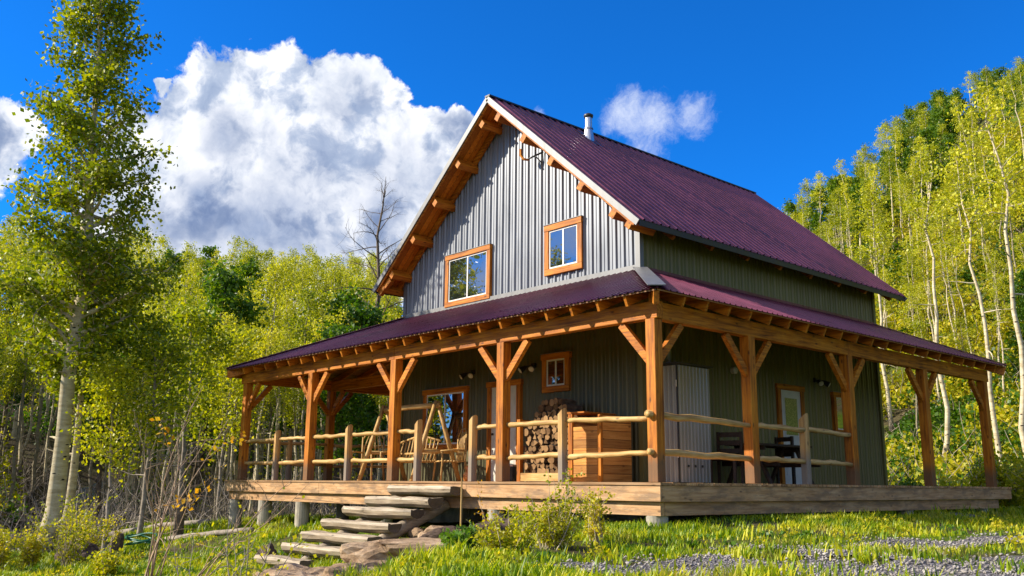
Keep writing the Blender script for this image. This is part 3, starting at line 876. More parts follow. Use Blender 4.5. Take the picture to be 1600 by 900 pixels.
for z in (.42, .97):
    for (a, b) in ((-1.95, -.08), (-3.40, -1.95), (-4.28, -3.54), (-6.76, -5.97), (-8.51, -6.9), (-10.12, -8.51), (-11.75, -10.26), (-13.45, -11.75)):
        dz = random.uniform(-.02, .02)
        log_rail((a, 0.03, z + dz), (b, 0.03, z - dz), key='x')
    log_rail((-.02, -.16, z + .03), (.02, 2.55, z - .02), r=.055, key='y')
    log_rail((0.03, 2.54, z + .0), (0.03, 4.05, z - .02), r=.048, key='y')
    log_rail((0.03, 4.05, z - .01), (0.03, 5.66, z - .04), r=.048, key='y')
    log_rail((-13.50, .08, z), (-13.50, 2.40, z), key='y')
    log_rail((-13.50, 2.55, z - .03), (-13.50, 4.91, z + .01), key='y')
    log_rail((-13.50, 4.91, z - .03), (-13.50, 7.1, z + .01), key='y')
rail_post(0.02, 4.08, 1.17, .17)
rail_post(-13.5, 1.27, 1.0); rail_post(-13.5, 4.91, 1.0)

# windows and doors. face 'f' lies in the gable wall, 'r' in the right wall
def loc3(face, u, d, z):
    return (u, YF - d, z) if face == 'f' else (XR + d, u, z)
def fbox(mb, face, u0, u1, d0, d1, z0, z1):
    a = loc3(face, u0, d0, z0); b = loc3(face, u1, d1, z1)
    return mb.box(a[0], b[0], a[1], b[1], a[2], b[2])
def window(face, u0, u1, z0, z1, trim=.105, sill=True, split=True, head=.03):
    w = empty('window', loc3(face, (u0 + u1) / 2, 0, z0)); w.parent = cabin
    org = w.location
    def B(mb, n, m, bv=.004): 
        o = mb.build(n, m, None, bevel=bv); o.parent = w; o.location = -org; return o
    ax = 'x' if face == 'f' else 'y'
    for (a, b) in ((u0, u0 + trim), (u1 - trim, u1)):
        B(fbox(MB(), face, a, b, -.01, .078, z0 + trim + .001, z1 - trim - .001), 'side_trim', W['honey_z'])
    B(fbox(MB(), face, u0 - head, u1 + head, -.01, .088, z1 - trim, z1), 'head_trim', W['honey_' + ax])
    B(fbox(MB(), face, u0, u1, -.01, .078, z0, z0 + trim), 'sill_trim', W['honey_' + ax])
    a, b, c, d = u0 + trim, u1 - trim, z0 + trim, z1 - trim
    fr = MB(); t = .035
    fbox(fr, face, a, b, 0, .058, c, c + t); fbox(fr, face, a, b, 0, .058, d - t, d)
    fbox(fr, face, a, a + t, 0, .058, c + t, d - t); fbox(fr, face, b - t, b, 0, .058, c + t, d - t)
    if split: fbox(fr, face, (a + b) / 2 - .02, (a + b) / 2 + .02, 0, .058, c + t, d - t)
    B(fr, 'frame', M_VINYL, 0)
    if split:
        m_ = (a + b) / 2
        B(fbox(MB(), face, a + t, m_ - .02, 0.046, .050, c + t, d - t), 'pane', M_GLASS, 0)
        B(fbox(MB(), face, m_ + .02, b - t, 0.046, .050, c + t, d - t), 'pane', M_GLASS, 0)
    else:
        B(fbox(MB(), face, a + t, b - t, 0.046, .050, c + t, d - t), 'pane', M_GLASS, 0)
    # flashing strip over the head trim
    B(fbox(MB(), face, u0 - head - .01, u1 + head + .01, 0, .10, z1 + .001, z1 + .012), 'drip_cap', M_TRIM, 0)
    return w
window('f', -8.02, -6.40, 3.99, 5.23, trim=.115, head=.01)
window('f', -4.64, -3.55, 4.20, 5.28, trim=.13, head=.0)
window('f', -8.75, -7.12, .71, 2.10, trim=.115)
window('f', -4.70, -3.93, 1.78, 2.56, trim=.12, head=.02)
window('r', 8.85, 9.65, 1.14, 2.11, trim=.11, split=False)
def door(face, u0, u1, z1, glassy):
    w = empty('door', loc3(face, (u0 + u1) / 2, 0, 0)); w.parent = cabin
    org = w.location
    def B(mb, n, m, bv=.004):
        o = mb.build(n, m, None, bevel=bv); o.parent = w; o.location = -org; return o
    t = .12
    ax = 'x' if face == 'f' else 'y'
    for (a, b) in ((u0, u0 + t), (u1 - t, u1)):
        B(fbox(MB(), face, a, b, -.01, .078, .003, z1 - t - .001), 'jamb', W['honey_z'])
    B(fbox(MB(), face, u0 - .03, u1 + .03, -.01, .088, z1 - t, z1), 'head_trim', W['honey_' + ax])
    a, b = u0 + t, u1 - t
    mb = MB()
    fbox(mb, face, a, b, 0, .045, .01, z1 - t - .002)
    # raised stiles and panels
    if glassy:
        fbox(mb, face, a + .13, b - .13, .04, .055, 1.02, z1 - t - .14)
        fbox(mb, face, a + .12, b - .12, .04, .053, .18, .50); fbox(mb, face, a + .12, b - .12, .04, .053, .58, .88)
    else:
        for (q0, q1) in ((a + .08, (a + b) / 2 - .04), ((a + b) / 2 + .04, b - .08)):
            for (r0, r1) in ((.15, .75), (.85, 1.45), (1.55, z1 - t - .1)): fbox(mb, face, q0, q1, .04, .052, r0, r1)
    B(mb, 'panel', M_DOORP, 0)
    if glassy:
        B(fbox(MB(), face, a + .16, b - .16, .054, .059, 1.05, z1 - t - .17), 'glass', M_FROST, 0)
    hb = MB()
    uu = a + .07 if face == 'f' else b - .07
    p0 = Vector(loc3(face, uu, .03, 1.0)); p1 = Vector(loc3(face, uu, .09, 1.0))
    hb.tube([p0, p0.lerp(p1, .5), p0.lerp(p1, .6), p1], [.012, .012, .028, .022], 12)
    p0 = Vector(loc3(face, uu, .03, 1.15)); p1 = Vector(loc3(face, uu, .05, 1.15))
    hb.tube([p0, p1], [.026, .022], 12)
    B(hb, 'handle', M_BLACK, 0)
door('f', -6.42, -5.36, 2.12, False)
door('r', 6.55, 7.58, 2.13, True)
# twin floodlights
def floodlight(face, u, z):
    w = empty('floodlight', loc3(face, u, 0, z)); w.parent = cabin
    org = w.location
    def B(mb, n, m):
        o = mb.build(n, m, None, smooth=False); o.parent = w; o.location = -org; return o
    mb = MB(); fbox(mb, face, u - .06, u + .06, 0, .05, z - .04, z + .06); B(mb, 'base', M_BLACK)
    for s in (-1, 1):
        p0 = Vector(loc3(face, u + s * .03, .05, z)); p1 = Vector(loc3(face, u + s * .10, .13, z - .01)); p2 = Vector(loc3(face, u + s * .17, .25, z - .10))
        mb = MB(); mb.tube([p0, p1, p1.lerp(p2, .3), p2], [.018, .02, .045, .07], 14, cap=True); B(mb, 'lamp_head', M_BLACK)
        mb = MB(); mb.tube([p2, p2 + (p2 - p1).normalized() * .02], [.062, .045], 14); B(mb, 'lamp_glass', M_LAMPG)
for q in (('f', -6.96, 2.38), ('f', -5.0, 2.36), ('r', 8.20, 2.32)): floodlight(*q)
# round vent on right wall
mb = MB(); mb.tube([(XR + .02, 5.0, 2.27), (XR + .10, 5.0, 2.27), (XR + .12, 5.0, 2.27)], [.075, .075, .05], 16); mb.build('wall_vent', M_LAMPG, cabin)
# bracket high on the gable
br = empty('gable_bracket', (-4.9, YF - .03, 6.95)); br.parent = cabin
mb = MB(); mb.tube([(-.22, -.30, .12), (-.23, -.28, -.02), (-.16, -.26, -.12), (-.05, -.22, -.16)], [.02, .03, .03, .02], 8); mb.build('hook', W['honey_z'], br, smooth=True)
mb = MB(); mb.tube([(-.10, -.24, -.15), (.05, -.12, -.06), (.18, .0, .02)], [.018, .02, .02], 8); mb.tube([(.05, -.12, -.06), (.12, 0, -.2)], [.014, .014], 8); mb.build('arm', M_BLACK, br, smooth=True)

# utility closet on the side porch
cl = tag(empty('utility_closet', (-1.73, 2.75, 0)), 'tall tan ribbed metal closet against the side wall behind the corner post', 'closet')
ox, oy = -1.73, 2.75
def shift(fn): return fn
x0, x1, y0, y1, zh = XR + .04 - ox, -1.37 - ox, 2.29 - oy, 3.24 - oy, 2.10
MB().box(x0, x1 - .02, y0 + .02, y1 - .02, .01, zh).build('body', M_DKTRIM, cl)
ribbed('front_panel', M_CLOSET, cl, x0, x1 - .05, .10, .01, lambda u: .02, lambda u: zh - .02, lambda u, v, h: (u, y0 + .015 - h, v), rib=[(0, 0), (.2, 1), (.35, 1), (.5, 0)])
ribbed('side_panel', M_CLOSET, cl, y0 + .03, y1, .10, .01, lambda u: .02, lambda u: zh - .02, lambda u, v, h: (x1 - .015 + h, u, v), rib=[(0, 0), (.2, 1), (.35, 1), (.5, 0)])
MB().box(x0 - .0, x1 + .05, y0 - .04, y1 + .04, zh + .001, zh + .03).build('top', M_DKTRIM, cl)
mb = MB()
for k in range(3): mb.tube([(x1 - .006, y0 + .25 + k * .2, .30), (x1 + .004, y0 + .25 + k * .2, .30)], .022, 10)
mb.build('vent_holes', M_BLACK, cl)
for z in (.5, 1.75):
    mb = MB(); mb.tube([(x1 - .03, y0 - .005, z - .06), (x1 - .03, y0 - .005, z + .06)], .012, 8); mb.build('hinge', M_LAMPG, cl)
mb = MB(); mb.tube([(-.02, y0 + .25, zh + .03), (-.02, y0 + .25, 2.95)], .045, 14); mb.build('vent_pipe', M_CLOSET, cl, smooth=True)

# log stairs
st = tag(empty('log_stairs', (-5.3, -1.6, -1.0)), 'grey half-log stairs climbing from the grass to the porch deck', 'stairs')
so_ = Vector((-5.3, -1.6, -1.0))
steps = [(-6.05, -4.15, -.47, -.10, .135), (-6.30, -4.30, -.82, -.30, .15), (-6.50, -4.35, -1.18, -.49, .15), (-6.62, -4.45, -1.54, -.72, .15), (-6.66, -4.50, -1.92, -.93, .15), (-6.70, -4.75, -2.30, -1.13, .14), (-6.95, -5.35, -2.68, -1.34, .14)]
for (xa, xb, y, z, r) in steps:
    mb = MB(); n = 12; m_ = 9
    vs = []; tw = random.uniform(-.02, .02)
    for i in range(m_):
        t = i / (m_ - 1); xx = xa + (xb - xa) * t
        rr = r * (1 + .09 * math.sin(t * 7 + xa * 9) + random.uniform(-.05, .05)) * (1 - .12 * t)
        for k in range(n):
            a = 2 * math.pi * k / n
            dy = math.cos(a) * rr * 1.25; dz = math.sin(a) * rr
            dz = min(dz, rr * .34 + random.uniform(-.014, .010))
            vs.append((xx - so_.x + (random.uniform(-.02, .02) if i in (0, m_ - 1) else 0), y + dy + tw * t - so_.y, z - r * .25 + dz - so_.z))
    fs = [(i * n + k, i * n + (k + 1) % n, (i + 1) * n + (k + 1) % n, (i + 1) * n + k) for i in range(m_ - 1) for k in range(n)]
    mb.add(vs, fs)
    mb.f.append(tuple(range(n - 1, -1, -1))); mb.f.append(tuple((m_ - 1) * n + k for k in range(n))); mb.fm += [1, 1]
    mb.build('step', [W['grey_x'], M_STEPEND], st)
for xx in (-4.75, -6.1):
    mb = MB(); mb.tube([(xx - so_.x, -.25 - so_.y, -.42 - so_.z), (xx - .02 - so_.x, -1.3 - so_.y, -.86 - so_.z), (xx - so_.x, -2.6 - so_.y, -1.60 - so_.z)], [.11, .12, .11], 10, wob=.06)
    mb.build('stringer', W['grey_y'], st, smooth=True)

# ------------------------------------------------------------------ things on the porch
# firewood rack
rk = tag(empty('firewood_rack', (-3.85, 1.7, 0)), 'open timber rack holding the firewood between the door and the cedar box', 'rack')
MB().box(-.76, -.67, -.34, -.25, .003, 1.20).build('upright', W['honey_z'], rk, bevel=.006)
MB().box(-.76, -.67, .26, .35, .003, 1.20).build('upright', W['honey_z'], rk, bevel=.006)
MB().box(-.66, .76, -.33, -.28, .02, .17).build('base_board', W['pale_x'], rk)
MB().box(-.66, .76, .26, .31, .02, .17).build('base_board', W['pale_x'], rk)
mb = MB()
for k in range(5): mb.box(-.66, .76, -.26 + k * .105, -.17 + k * .105, .10, .125)
mb.build('slats', W['honey_x'], rk)
MB().box(-.755, -.675, -.249, .259, 1.10, 1.19).build('top_rail', W['honey_y'], rk)
# firewood: three split shapes copied
protos = []
for s_ in range(4):
    mb = MB(); n = [10, 7, 3, 5][s_]; vs = []
    for t in (0, 1):
        for k in range(n):
            a = 2 * math.pi * k / n + s_
            rr = .068 * (1 if s_ == 0 else random.uniform(.75, 1.2)) if t == 0 else None
            if t == 0:
                vs.append((math.cos(a) * rr, -.22, math.sin(a) * rr))
            else:
                v = vs[k]; vs.append((v[0] * 1.02, .22, v[2] * 1.02))
    fs = [(k, (k + 1) % n, n + (k + 1) % n, n + k) for k in range(n)]
    mb.add(vs, fs, 1); mb.add([], [])
    o0 = len(mb.v)
    mb.f.append(tuple(range(n - 1, -1, -1))); mb.fm.append(0)
    mb.f.append(tuple(range(n, 2 * n))); mb.fm.append(0)
    protos.append((mb, n))
meshes = []
for mb, n in protos:
    me = bpy.data.meshes.new('firewood_log')
    me.from_pydata(mb.v, [], mb.f)
    me.materials.append(M_SPLIT); me.materials.append(M_BARK)
    me.polygons.foreach_set('material_index', mb.fm); me.update()
    meshes.append(me)
row = 0; z = .20
while z < 1.50:
    half = .62 if z < 1.12 else max(.1, .62 - (z - 1.12) * .9)
    xx = -half + (.055 if row % 2 else 0)
    while xx < half + .02:
        o = bpy.data.objects.new('firewood_log', random.choice(meshes))
        COL.objects.link(o)
        s = random.uniform(.80, 1.12)
        o.location = (-3.85 + xx + random.uniform(-.012, .012) + (.12 if z > 1.12 else 0), 1.70 + random.uniform(-.05, .05), z + random.uniform(-.012, .012))
        o.rotation_euler = (random.uniform(-.03, .03), random.uniform(0, 6.28), random.uniform(-.08, .08))
        o.scale = (s, 1, s)
        tag(o, 'split firewood log in the pile between the cabin door and cedar box', 'firewood', 'firewood logs stacked in the porch rack')
        xx += .122
    z += .108; row += 1
# cedar box
cb = tag(empty('cedar_box', (-2.66, 1.62, 0)), 'orange cedar board box with open top shelf beside the firewood', 'box')
MB().box(-.38, -.28, -.42, -.36, .003, 1.22).build('corner_board', W['honey_z'], cb, bevel=.004)
MB().box(.34, .42, -.42, -.36, .003, 1.18).build('corner_board', W['honey_z'], cb, bevel=.004)
MB().box(-.279, .339, -.40, -.37, .01, .98).build('front_panel', W['cedar'], cb)
MB().box(.385, .415, -.355, .40, .01, 1.17).build('side_panel', W['cedar_side'], cb)
MB().box(-.37, -.34, -.355, .40, .01, 1.17).build('side_panel', W['cedar_side'], cb)
MB().box(-.339, .384, .38, .40, .01, 1.17).build('back_panel', W['cedar'], cb)
MB().box(-.339, .384, -.355, .379, .93, .96).build('shelf', W['cedar'], cb)
MB().box(-.40, .05, -.43, .41, 1.222, 1.25).build('top_board', W['honey_x'], cb)
# black and steel bin by the door
bn = tag(empty('boot_tray_bin', (-5.02, 1.55, 0)), 'small blue-black metal bin on the deck beside the cabin door', 'bin')
mb = MB(); mb.tube([(0, 0, .003), (0, 0, .30)], [.14, .165], 16); mb.build('body', plain('blue_black_enamel', (0.03, 0.045, 0.07), .25, .5), bn, smooth=False)
mb = MB(); mb.tube([(0, 0, .301), (0, 0, .33), (0, 0, .36)], [.172, .16, .03], 16); mb.build('lid', M_STEEL, bn)
# orange jug
jg = MB(); jg.tube([(0, 0, 0.002), (0, 0, .05), (0, 0, .14), (0, 0, .2), (0, 0, .23), (0, 0, .30), (0, 0, .34)], [.06, .085, .09, .06, .05, .07, .04], 14)
jo = jg.build('clay_pot', M_ORANGE, None, smooth=True); jo.location = (-6.60, 1.75, 0); tag(jo, 'small orange clay pot on the deck left of the cabin door', 'pot')

# log swing frame
sw = tag(empty('porch_swing', (-7.9, 1.1, 0)), 'rustic pole A-frame swing with a slatted seat in front of the lower window', 'swing')
mb = MB(); mb.tube([(-1.05, 0, 1.58), (0, 0, 1.60), (1.12, 0, 1.59)], [.055, .06, .058], 10, wob=.05); mb.build('top_beam', W['pale_x'], sw, smooth=True)
for sx in (-.95, 1.02):
    for sy in (-1, 1):
        mb = MB(); mb.tube([(sx, sy * .02, 1.68), (sx + .02, sy * .32, .85), (sx + .04 * 1, sy * .62, .003)], [.045, .05, .052], 9, wob=.05)
        mb.build('leg', W['pale_z'], sw, smooth=True)
    mb = MB(); mb.tube([(sx, -.42, .62), (sx, .42, .62)], [.04, .04], 9, wob=.05); mb.build('crossbar', W['pale_y'], sw, smooth=True)
mb = MB()
for k in range(7): mb.tube([(-.72, -.22 + k * .07, .42 + .01 * (k % 2)), (.72, -.22 + k * .07, .42)], .024, 7, wob=.08)
mb.build('seat', W['pale_x'], sw, smooth=True)
mb = MB()
for k in range(11):
    xx = -.65 + k * .13
    mb.tube([(xx, .22, .42), (xx + .02, .30, .70), (xx, .36, .92 + .08 * math.cos((k - 5) * .5))], .018, 6, wob=.1)
mb.tube([(-.74, .27, .60), (.74, .27, .60)], .026, 7); mb.tube([(-.74, .34, .86), (0, .36, 1.0), (.74, .34, .86)], .026, 7)
mb.build('backrest', W['pale_z'], sw, smooth=True)
for sx in (-.7, .7):
    mb = MB(); mb.tube([(sx, -.2, .44), (sx, -.22, .62), (sx, .05, .68), (sx, .3, .66)], .025, 7, wob=.06); mb.build('armrest', W['pale_y'], sw, smooth=True)
    mb = MB(); mb.tube([(sx, -.2, .5), (sx * 1.05, 0, 1.56)], .008, 6); mb.tube([(sx, .3, .7), (sx * 1.05, 0, 1.56)], .008, 6); mb.build('chain', M_BLACK, sw)
# twig chair
def twig_chair(loc, rz, label):
    c = tag(empty('twig_chair', loc, rz), label, 'chair', 'twig chairs on the porch')
    for (x, y, h) in ((-.25, -.25, .62), (.25, -.25, .62), (-.27, .25, 1.0), (.27, .25, 1.0)):
        mb = MB(); mb.tube([(x * 1.1, y * 1.15, .003), (x, y, .42), (x * 1.02, y * 1.1, h)], .022, 7, wob=.1); mb.build('leg', W['pale_z'], c, smooth=True)
    mb = MB()
    for k in range(8): mb.tube([(-.27, -.24 + k * .07, .42), (.27, -.24 + k * .07, .43)], .017, 6, wob=.1)
    mb.build('seat', W['pale_x'], c, smooth=True)
    mb = MB()
    for k in range(6):
        xx = -.2 + k * .08
        mb.tube([(xx, .24, .42), (xx * 1.2, .28, .75), (xx * .6, .3, 1.05)], .013, 6, wob=.1)
    mb.tube([(-.27, .27, .95), (-.15, .3, 1.12), (.15, .3, 1.12), (.27, .27, .95)], .018, 6)
    mb.build('backrest', W['pale_z'], c, smooth=True)
    for s in (-1, 1):
        mb = MB(); mb.tube([(s * .26, -.3, .63), (s * .3, 0, .66), (s * .27, .26, .64)], .02, 6, wob=.1); mb.build('armrest', W['pale_y'], c, smooth=True)
twig_chair((-9.25, .95, 0), .5, 'bent twig armchair left of the porch swing')
twig_chair((-6.95, 1.55, 0), -.35, 'bent twig armchair against the wall right of the swing')

# picnic table on side porch
pt = tag(empty('picnic_table', (-1.15, 4.75, 0)), 'dark stained wooden picnic table on the side porch before the half-glass door', 'table')
mb = MB()
for k in range(5): mb.box(-.35 + k * .142, -.35 + k * .142 + .13, -.95, .95, .70, .74)
mb.build('tabletop', W['darkwood'], pt)
for s in (-1, 1):
    mb = MB()
    for k in range(2): mb.box(s * .52 + k * .13 - .13, s * .52 + k * .13, -.95, .95, .42, .455)
    mb.build('bench', W['darkwood'], pt)
for y in (-.7, .7):
    for s in (-1, 1):
        mb = MB(); mb.beam((s * .14, y, .695), (s * .46, y, .004), .05, .09, upv=(0, 1, 0)); mb.build('leg', W['darkwood'], pt)
    MB().box(-.62, .62, y + .03, y + .07, .33, .418).build('bench_support', W['darkwood'], pt)
    MB().box(-.33, .33, y + .03, y + .07, .62, .698).build('top_support', W['darkwood'], pt)
def slat_chair(loc, rz, label):
    c = tag(empty('wooden_chair', loc, rz), label, 'chair')
    for (x, y, h) in ((-.22, -.22, .42), (.22, -.22, .42), (-.22, .22, .95), (.22, .22, .95)):
        MB().box(x - .025, x + .025, y - .025, y + .025, .003, h).build('leg', W['darkwood'], c)
    MB().box(-.26, .26, -.26, .19, .421, .46).build('seat', W['darkwood'], c)
    mb = MB()
    for k in range(3): mb.box(-.19, .19, .20, .225, .55 + k * .15, .64 + k * .15)
    mb.build('backrest', W['darkwood'], c)
slat_chair((-1.25, 3.50, 0), .3, 'dark wooden slat chair standing between the closet and the picnic table')
slat_chair((-1.45, 6.05, 0), 2.9, 'dark wooden slat chair pulled up at the far end of the picnic table')

# ------------------------------------------------------------------ vegetation builders
def leaf_quads(C, size, rng, jitter=.35, up_bias=0.0):
    """diamond leaves around the points C"""
    n = len(C)
    a = rng.normal(size=(n, 3)); a /= np.linalg.norm(a, axis=1)[:, None]
    b = rng.normal(size=(n, 3)); b[:, 2] += up_bias
    b -= a * np.sum(a * b, 1)[:, None]; b /= np.linalg.norm(b, axis=1)[:, None]
    s = (size * (1 + jitter * (rng.random(n) * 2 - 1)))[:, None]
    w = s * .42; h = s * .55
    nn = np.cross(a, b)
    P = np.stack([C - b * h, C + a * w + nn * s * .08, C + b * h, C - a * w + nn * s * .08], 1)
    V = P.reshape(-1, 3)
    F = np.arange(n * 4).reshape(-1, 4)
    return V, F
def np_tubes(paths, n=6):
    """paths: list of (pts (k,3), radii (k,)) -> V, F quads"""
    Vs = []; Fs = []; o = 0
    ang = np.arange(n) * 2 * np.pi / n
    for pts, rad in paths:
        pts = np.asarray(pts, float); k = len(pts)
        d = np.gradient(pts, axis=0); d /= np.linalg.norm(d, axis=1)[:, None] + 1e-9
        ref = np.array([0.31, 0.95, 0.1]) if abs(d[0][2]) > .5 else np.array([0, 0, 1.0])
        s = np.cross(d, ref); s /= np.linalg.norm(s, axis=1)[:, None] + 1e-9
        t = np.cross(d, s)
        ring = pts[:, None, :] + (s[:, None, :] * np.cos(ang)[None, :, None] + t[:, None, :] * np.sin(ang)[None, :, None]) * np.asarray(rad)[:, None, None]
        Vs.append(ring.reshape(-1, 3))
        i = np.arange(k - 1)[:, None] * n; j = np.arange(n)[None, :]; j2 = (j + 1) % n
        Fs.append(np.stack([i + j, i + j2, i + n + j2, i + n + j], -1).reshape(-1, 4) + o)
        o += k * n
    return np.concatenate(Vs), np.concatenate(Fs)
def curve_path(p0, d0, L, k, rng, wob=.2, grav_=0.0):
    p = np.array(p0, float); d = np.array(d0, float); d /= np.linalg.norm(d)
    out = [p.copy()]
    for i in range(k):
        d = d + rng.normal(size=3) * wob / k ** .5 + np.array([0, 0, grav_ / k])
        d /= np.linalg.norm(d)
        p = p + d * L / k
        out.append(p.copy())
    return np.array(out)
def tree_parts(seed, height, r0, crown_base, prof, nbr, leaves, leaf, lean=(0, 0), trunk=None, twig_n=5, clump=.22, upb=.35, droop=0.0, dead_low=3, bend=.25, leaf_var=.35):
    rng = np.random.default_rng(seed)
    if trunk is None:
        k = 12
        t = np.linspace(0, 1, k)
        wx = np.cumsum(rng.normal(size=k)) * bend / k ** .5 * .5; wy = np.cumsum(rng.normal(size=k)) * bend / k ** .5 * .5
        wx -= wx[0]; wy -= wy[0]
        trunk = np.stack([wx + lean[0] * t, wy + lean[1] * t, t * height], 1)
    tt = np.linspace(0, 1, len(trunk))
    rad = r0 * (1 - tt) ** .8 * .93 + r0 * .04
    rad[0] *= 1.25
    paths = [(trunk, rad)]
    T = lambda q: np.array([np.interp(q, tt, trunk[:, i]) for i in range(3)])
    ends = []
    for i in range(nbr + dead_low):
        dead = i >= nbr
        q = crown_base + (1 - crown_base) * ((i + rng.random()) / nbr) ** .9 * .97 if not dead else crown_base * rng.uniform(.55, 1)
        f = (q - crown_base) / (1 - crown_base)
        L = float(np.interp(f, [p[0] for p in prof], [p[1] for p in prof])) * rng.uniform(.65, 1.15) if not dead else rng.uniform(.4, 1.2)
        az = i * 2.399 + rng.normal() * .5
        d = np.array([math.cos(az), math.sin(az), upb + .5 * f + rng.normal() * .15])
        p0 = T(q)
        br = curve_path(p0, d, L, 6, rng, .35, droop)
        rb = np.interp(q, tt, rad) * .45
        paths.append((br, np.linspace(rb, rb * .15, len(br))))
        if dead: continue
        for j in range(twig_n):
            s = rng.uniform(.25, 1.0)
            bp = np.array([np.interp(s, np.linspace(0, 1, len(br)), br[:, c]) for c in range(3)])
            dd = rng.normal(size=3) + np.array([d[0], d[1], .3]) * .9
            Lt = L * rng.uniform(.22, .45)
            tw = curve_path(bp, dd, Lt, 3, rng, .3, droop)
            paths.append((tw, np.linspace(rb * .22, rb * .06, len(tw))))
            ends.append((tw, Lt))
        ends.append((br[3:], L * .4))
    # leading twigs at the top
    for j in range(4):
        tw = curve_path(T(.93), rng.normal(size=3) * .35 + np.array([0, 0, 1]), height * .06, 3, rng, .3)
        paths.append((tw, np.linspace(r0 * .08, r0 * .03, 4))); ends.append((tw, .4))
    V, F = np_tubes(paths, 6)
    if leaves:
        w = np.array([e[1] for e in ends]); w = w / w.sum()
        cnt = rng.multinomial(leaves, w)
        C = []
        for (tw, Lt), c in zip(ends, cnt):
            s = rng.random(c) * (len(tw) - 1)
            i0 = np.clip(s.astype(int), 0, len(tw) - 2); fr = (s - i0)[:, None]
            p = tw[i0] * (1 - fr) + tw[i0 + 1] * fr
            C.append(p + rng.normal(size=(c, 3)) * clump * np.array([1, 1, .75]))
        C = np.concatenate(C)
        LV, LF = leaf_quads(C, leaf, rng, leaf_var)
    else: LV = LF = None
    return V, F, LV, LF
def make_tree(name, seed, bark, lmat, **kw):
    V, F, LV, LF = tree_parts(seed, **kw)
    root = empty(name)
    obj_np('trunk', V, F, bark, root, smooth=True)
    if LV is not None: obj_np('crown', LV, LF, lmat, root)
    return root, (V, F, LV, LF)

# ---- big aspen on the left
def unp(u, v, depth): return np.array(CAM + ray(u, v) * depth)
D0 = 24.6
bx, by = at(79, D0)
bz = gz(bx, by)
tp = [unp(u, v, D0) for u, v in ((92, 740), (100, 675), (106, 600), (113, 540), (124, 490), (132, 450), (138, 380), (140, 320), (143, 250), (148, 175), (153, 100), (156, 30), (158, -40))]
base = np.array([bx, by, bz - .15])
hero_tr = np.array([base, unp(84, 800, D0)] + tp) - base
ht = hero_tr[-1][2]
hero = empty('aspen_tree', tuple(base))
V, F, LV, LF = tree_parts(5, ht, .27, .30, [(0, 1.2), (.15, 2.1), (.35, 2.1), (.55, 1.8), (.75, 1.35), (.9, 1.1), (1, .7)], 80, 23000, .11, trunk=hero_tr, twig_n=7, clump=.20, upb=.42, dead_low=2)
obj_np('trunk', V, F, M_ASPEN, hero, smooth=True); obj_np('crown', LV, LF, L_HERO, hero)
tag(hero, 'tallest aspen with thick cream trunk rising out of the frame at left', 'tree')
b2x, b2y = at(106, 26.2)
b2 = np.array([b2x, b2y, gz(b2x, b2y) - .1])
tr2 = np.array([b2] + [unp(u, v, 26.2) for u, v in ((109, 790), (115, 740), (120, 690), (126, 625), (130, 560), (130, 480), (128, 400))]) - b2
h2 = empty('aspen_tree', tuple(b2))
V, F, LV, LF = tree_parts(15, tr2[-1][2], .17, .55, [(0, 1.6), (.5, 1.5), (1, .6)], 18, 9000, .105, trunk=tr2, clump=.2)
obj_np('trunk', V, F, M_ASPEN, h2, smooth=True); obj_np('crown', LV, LF, L_ASPEN, h2)
tag(h2, 'slimmer cream aspen trunk close behind the tallest aspen', 'tree')

# ---- prototypes
PR_A = [(0, .8), (.25, 1.25), (.6, 1.05), (1, .4)]
PR_B = [(0, .7), (.3, 1.1), (.7, .9), (1, .35)]
SPEC = {
 'gold_a': ('aspen_tree', 101, M_ASPEN, L_GOLD, dict(height=11, r0=.10, crown_base=.64, prof=PR_A, nbr=22, leaves=1900, leaf=.095, clump=.18, bend=.5)),
 'gold_b': ('aspen_tree', 102, M_ASPEN, L_GOLD, dict(height=12, r0=.10, crown_base=.66, prof=PR_B, nbr=20, leaves=1500, leaf=.09, clump=.16, bend=.7)),
 'lime_a': ('aspen_tree', 103, M_ASPENG, L_ASPEN, dict(height=11, r0=.11, crown_base=.55, prof=PR_A, nbr=24, leaves=2900, leaf=.10, clump=.20, bend=.4)),
 'lime_b': ('aspen_tree', 104, M_ASPENG, L_ASPEN, dict(height=10, r0=.09, crown_base=.60, prof=PR_A, nbr=22, leaves=2200, leaf=.10, clump=.20, bend=.5)),
 'green': ('leafy_tree', 105, M_BARK, L_GREEN, dict(height=10, r0=.16, crown_base=.34, prof=[(0, 1.6), (.4, 1.8), (.8, 1.1), (1, .5)], nbr=34, leaves=5600, leaf=.17, clump=.26)),
 'bush': ('young_tree', 106, M_GBARK, L_LIME, dict(height=5.2, r0=.07, crown_base=.42, prof=[(0, .9), (.4, 1.1), (.8, .8), (1, .4)], nbr=26, leaves=3300, leaf=.085, clump=.20)),
 'bare': ('bare_tree', 107, M_BARK, None, dict(height=9, r0=.12, crown_base=.52, prof=[(0, 1.1), (.3, 1.5), (.6, 1.1), (1, .4)], nbr=34, leaves=0, leaf=.1, twig_n=12, bend=.6)),
}
PROTO = {}; RAW = {}
for k, (nm, sd, bk, lm, kw) in SPEC.items():
    PROTO[k], RAW[k] = make_tree(nm, sd, bk, lm, **kw)
first = set(PROTO)
def plant(kind, x, y, rz, sc, label, cat, group=None, tilt=(0, 0)):
    loc = (x, y, gz(x, y) - .12)
    if kind in first:
        first.discard(kind)
        o = PROTO[kind]; o.location = loc; o.rotation_euler = (tilt[0], tilt[1], rz); o.scale = (sc,) * 3
        tag(o, label, cat, group)
        return o
    o = clone(PROTO[kind], loc, rz, sc, tilt=tilt)
    tag(o, label, cat)
    if group: o['group'] = group
    elif 'group' in o: del o['group']
    return o

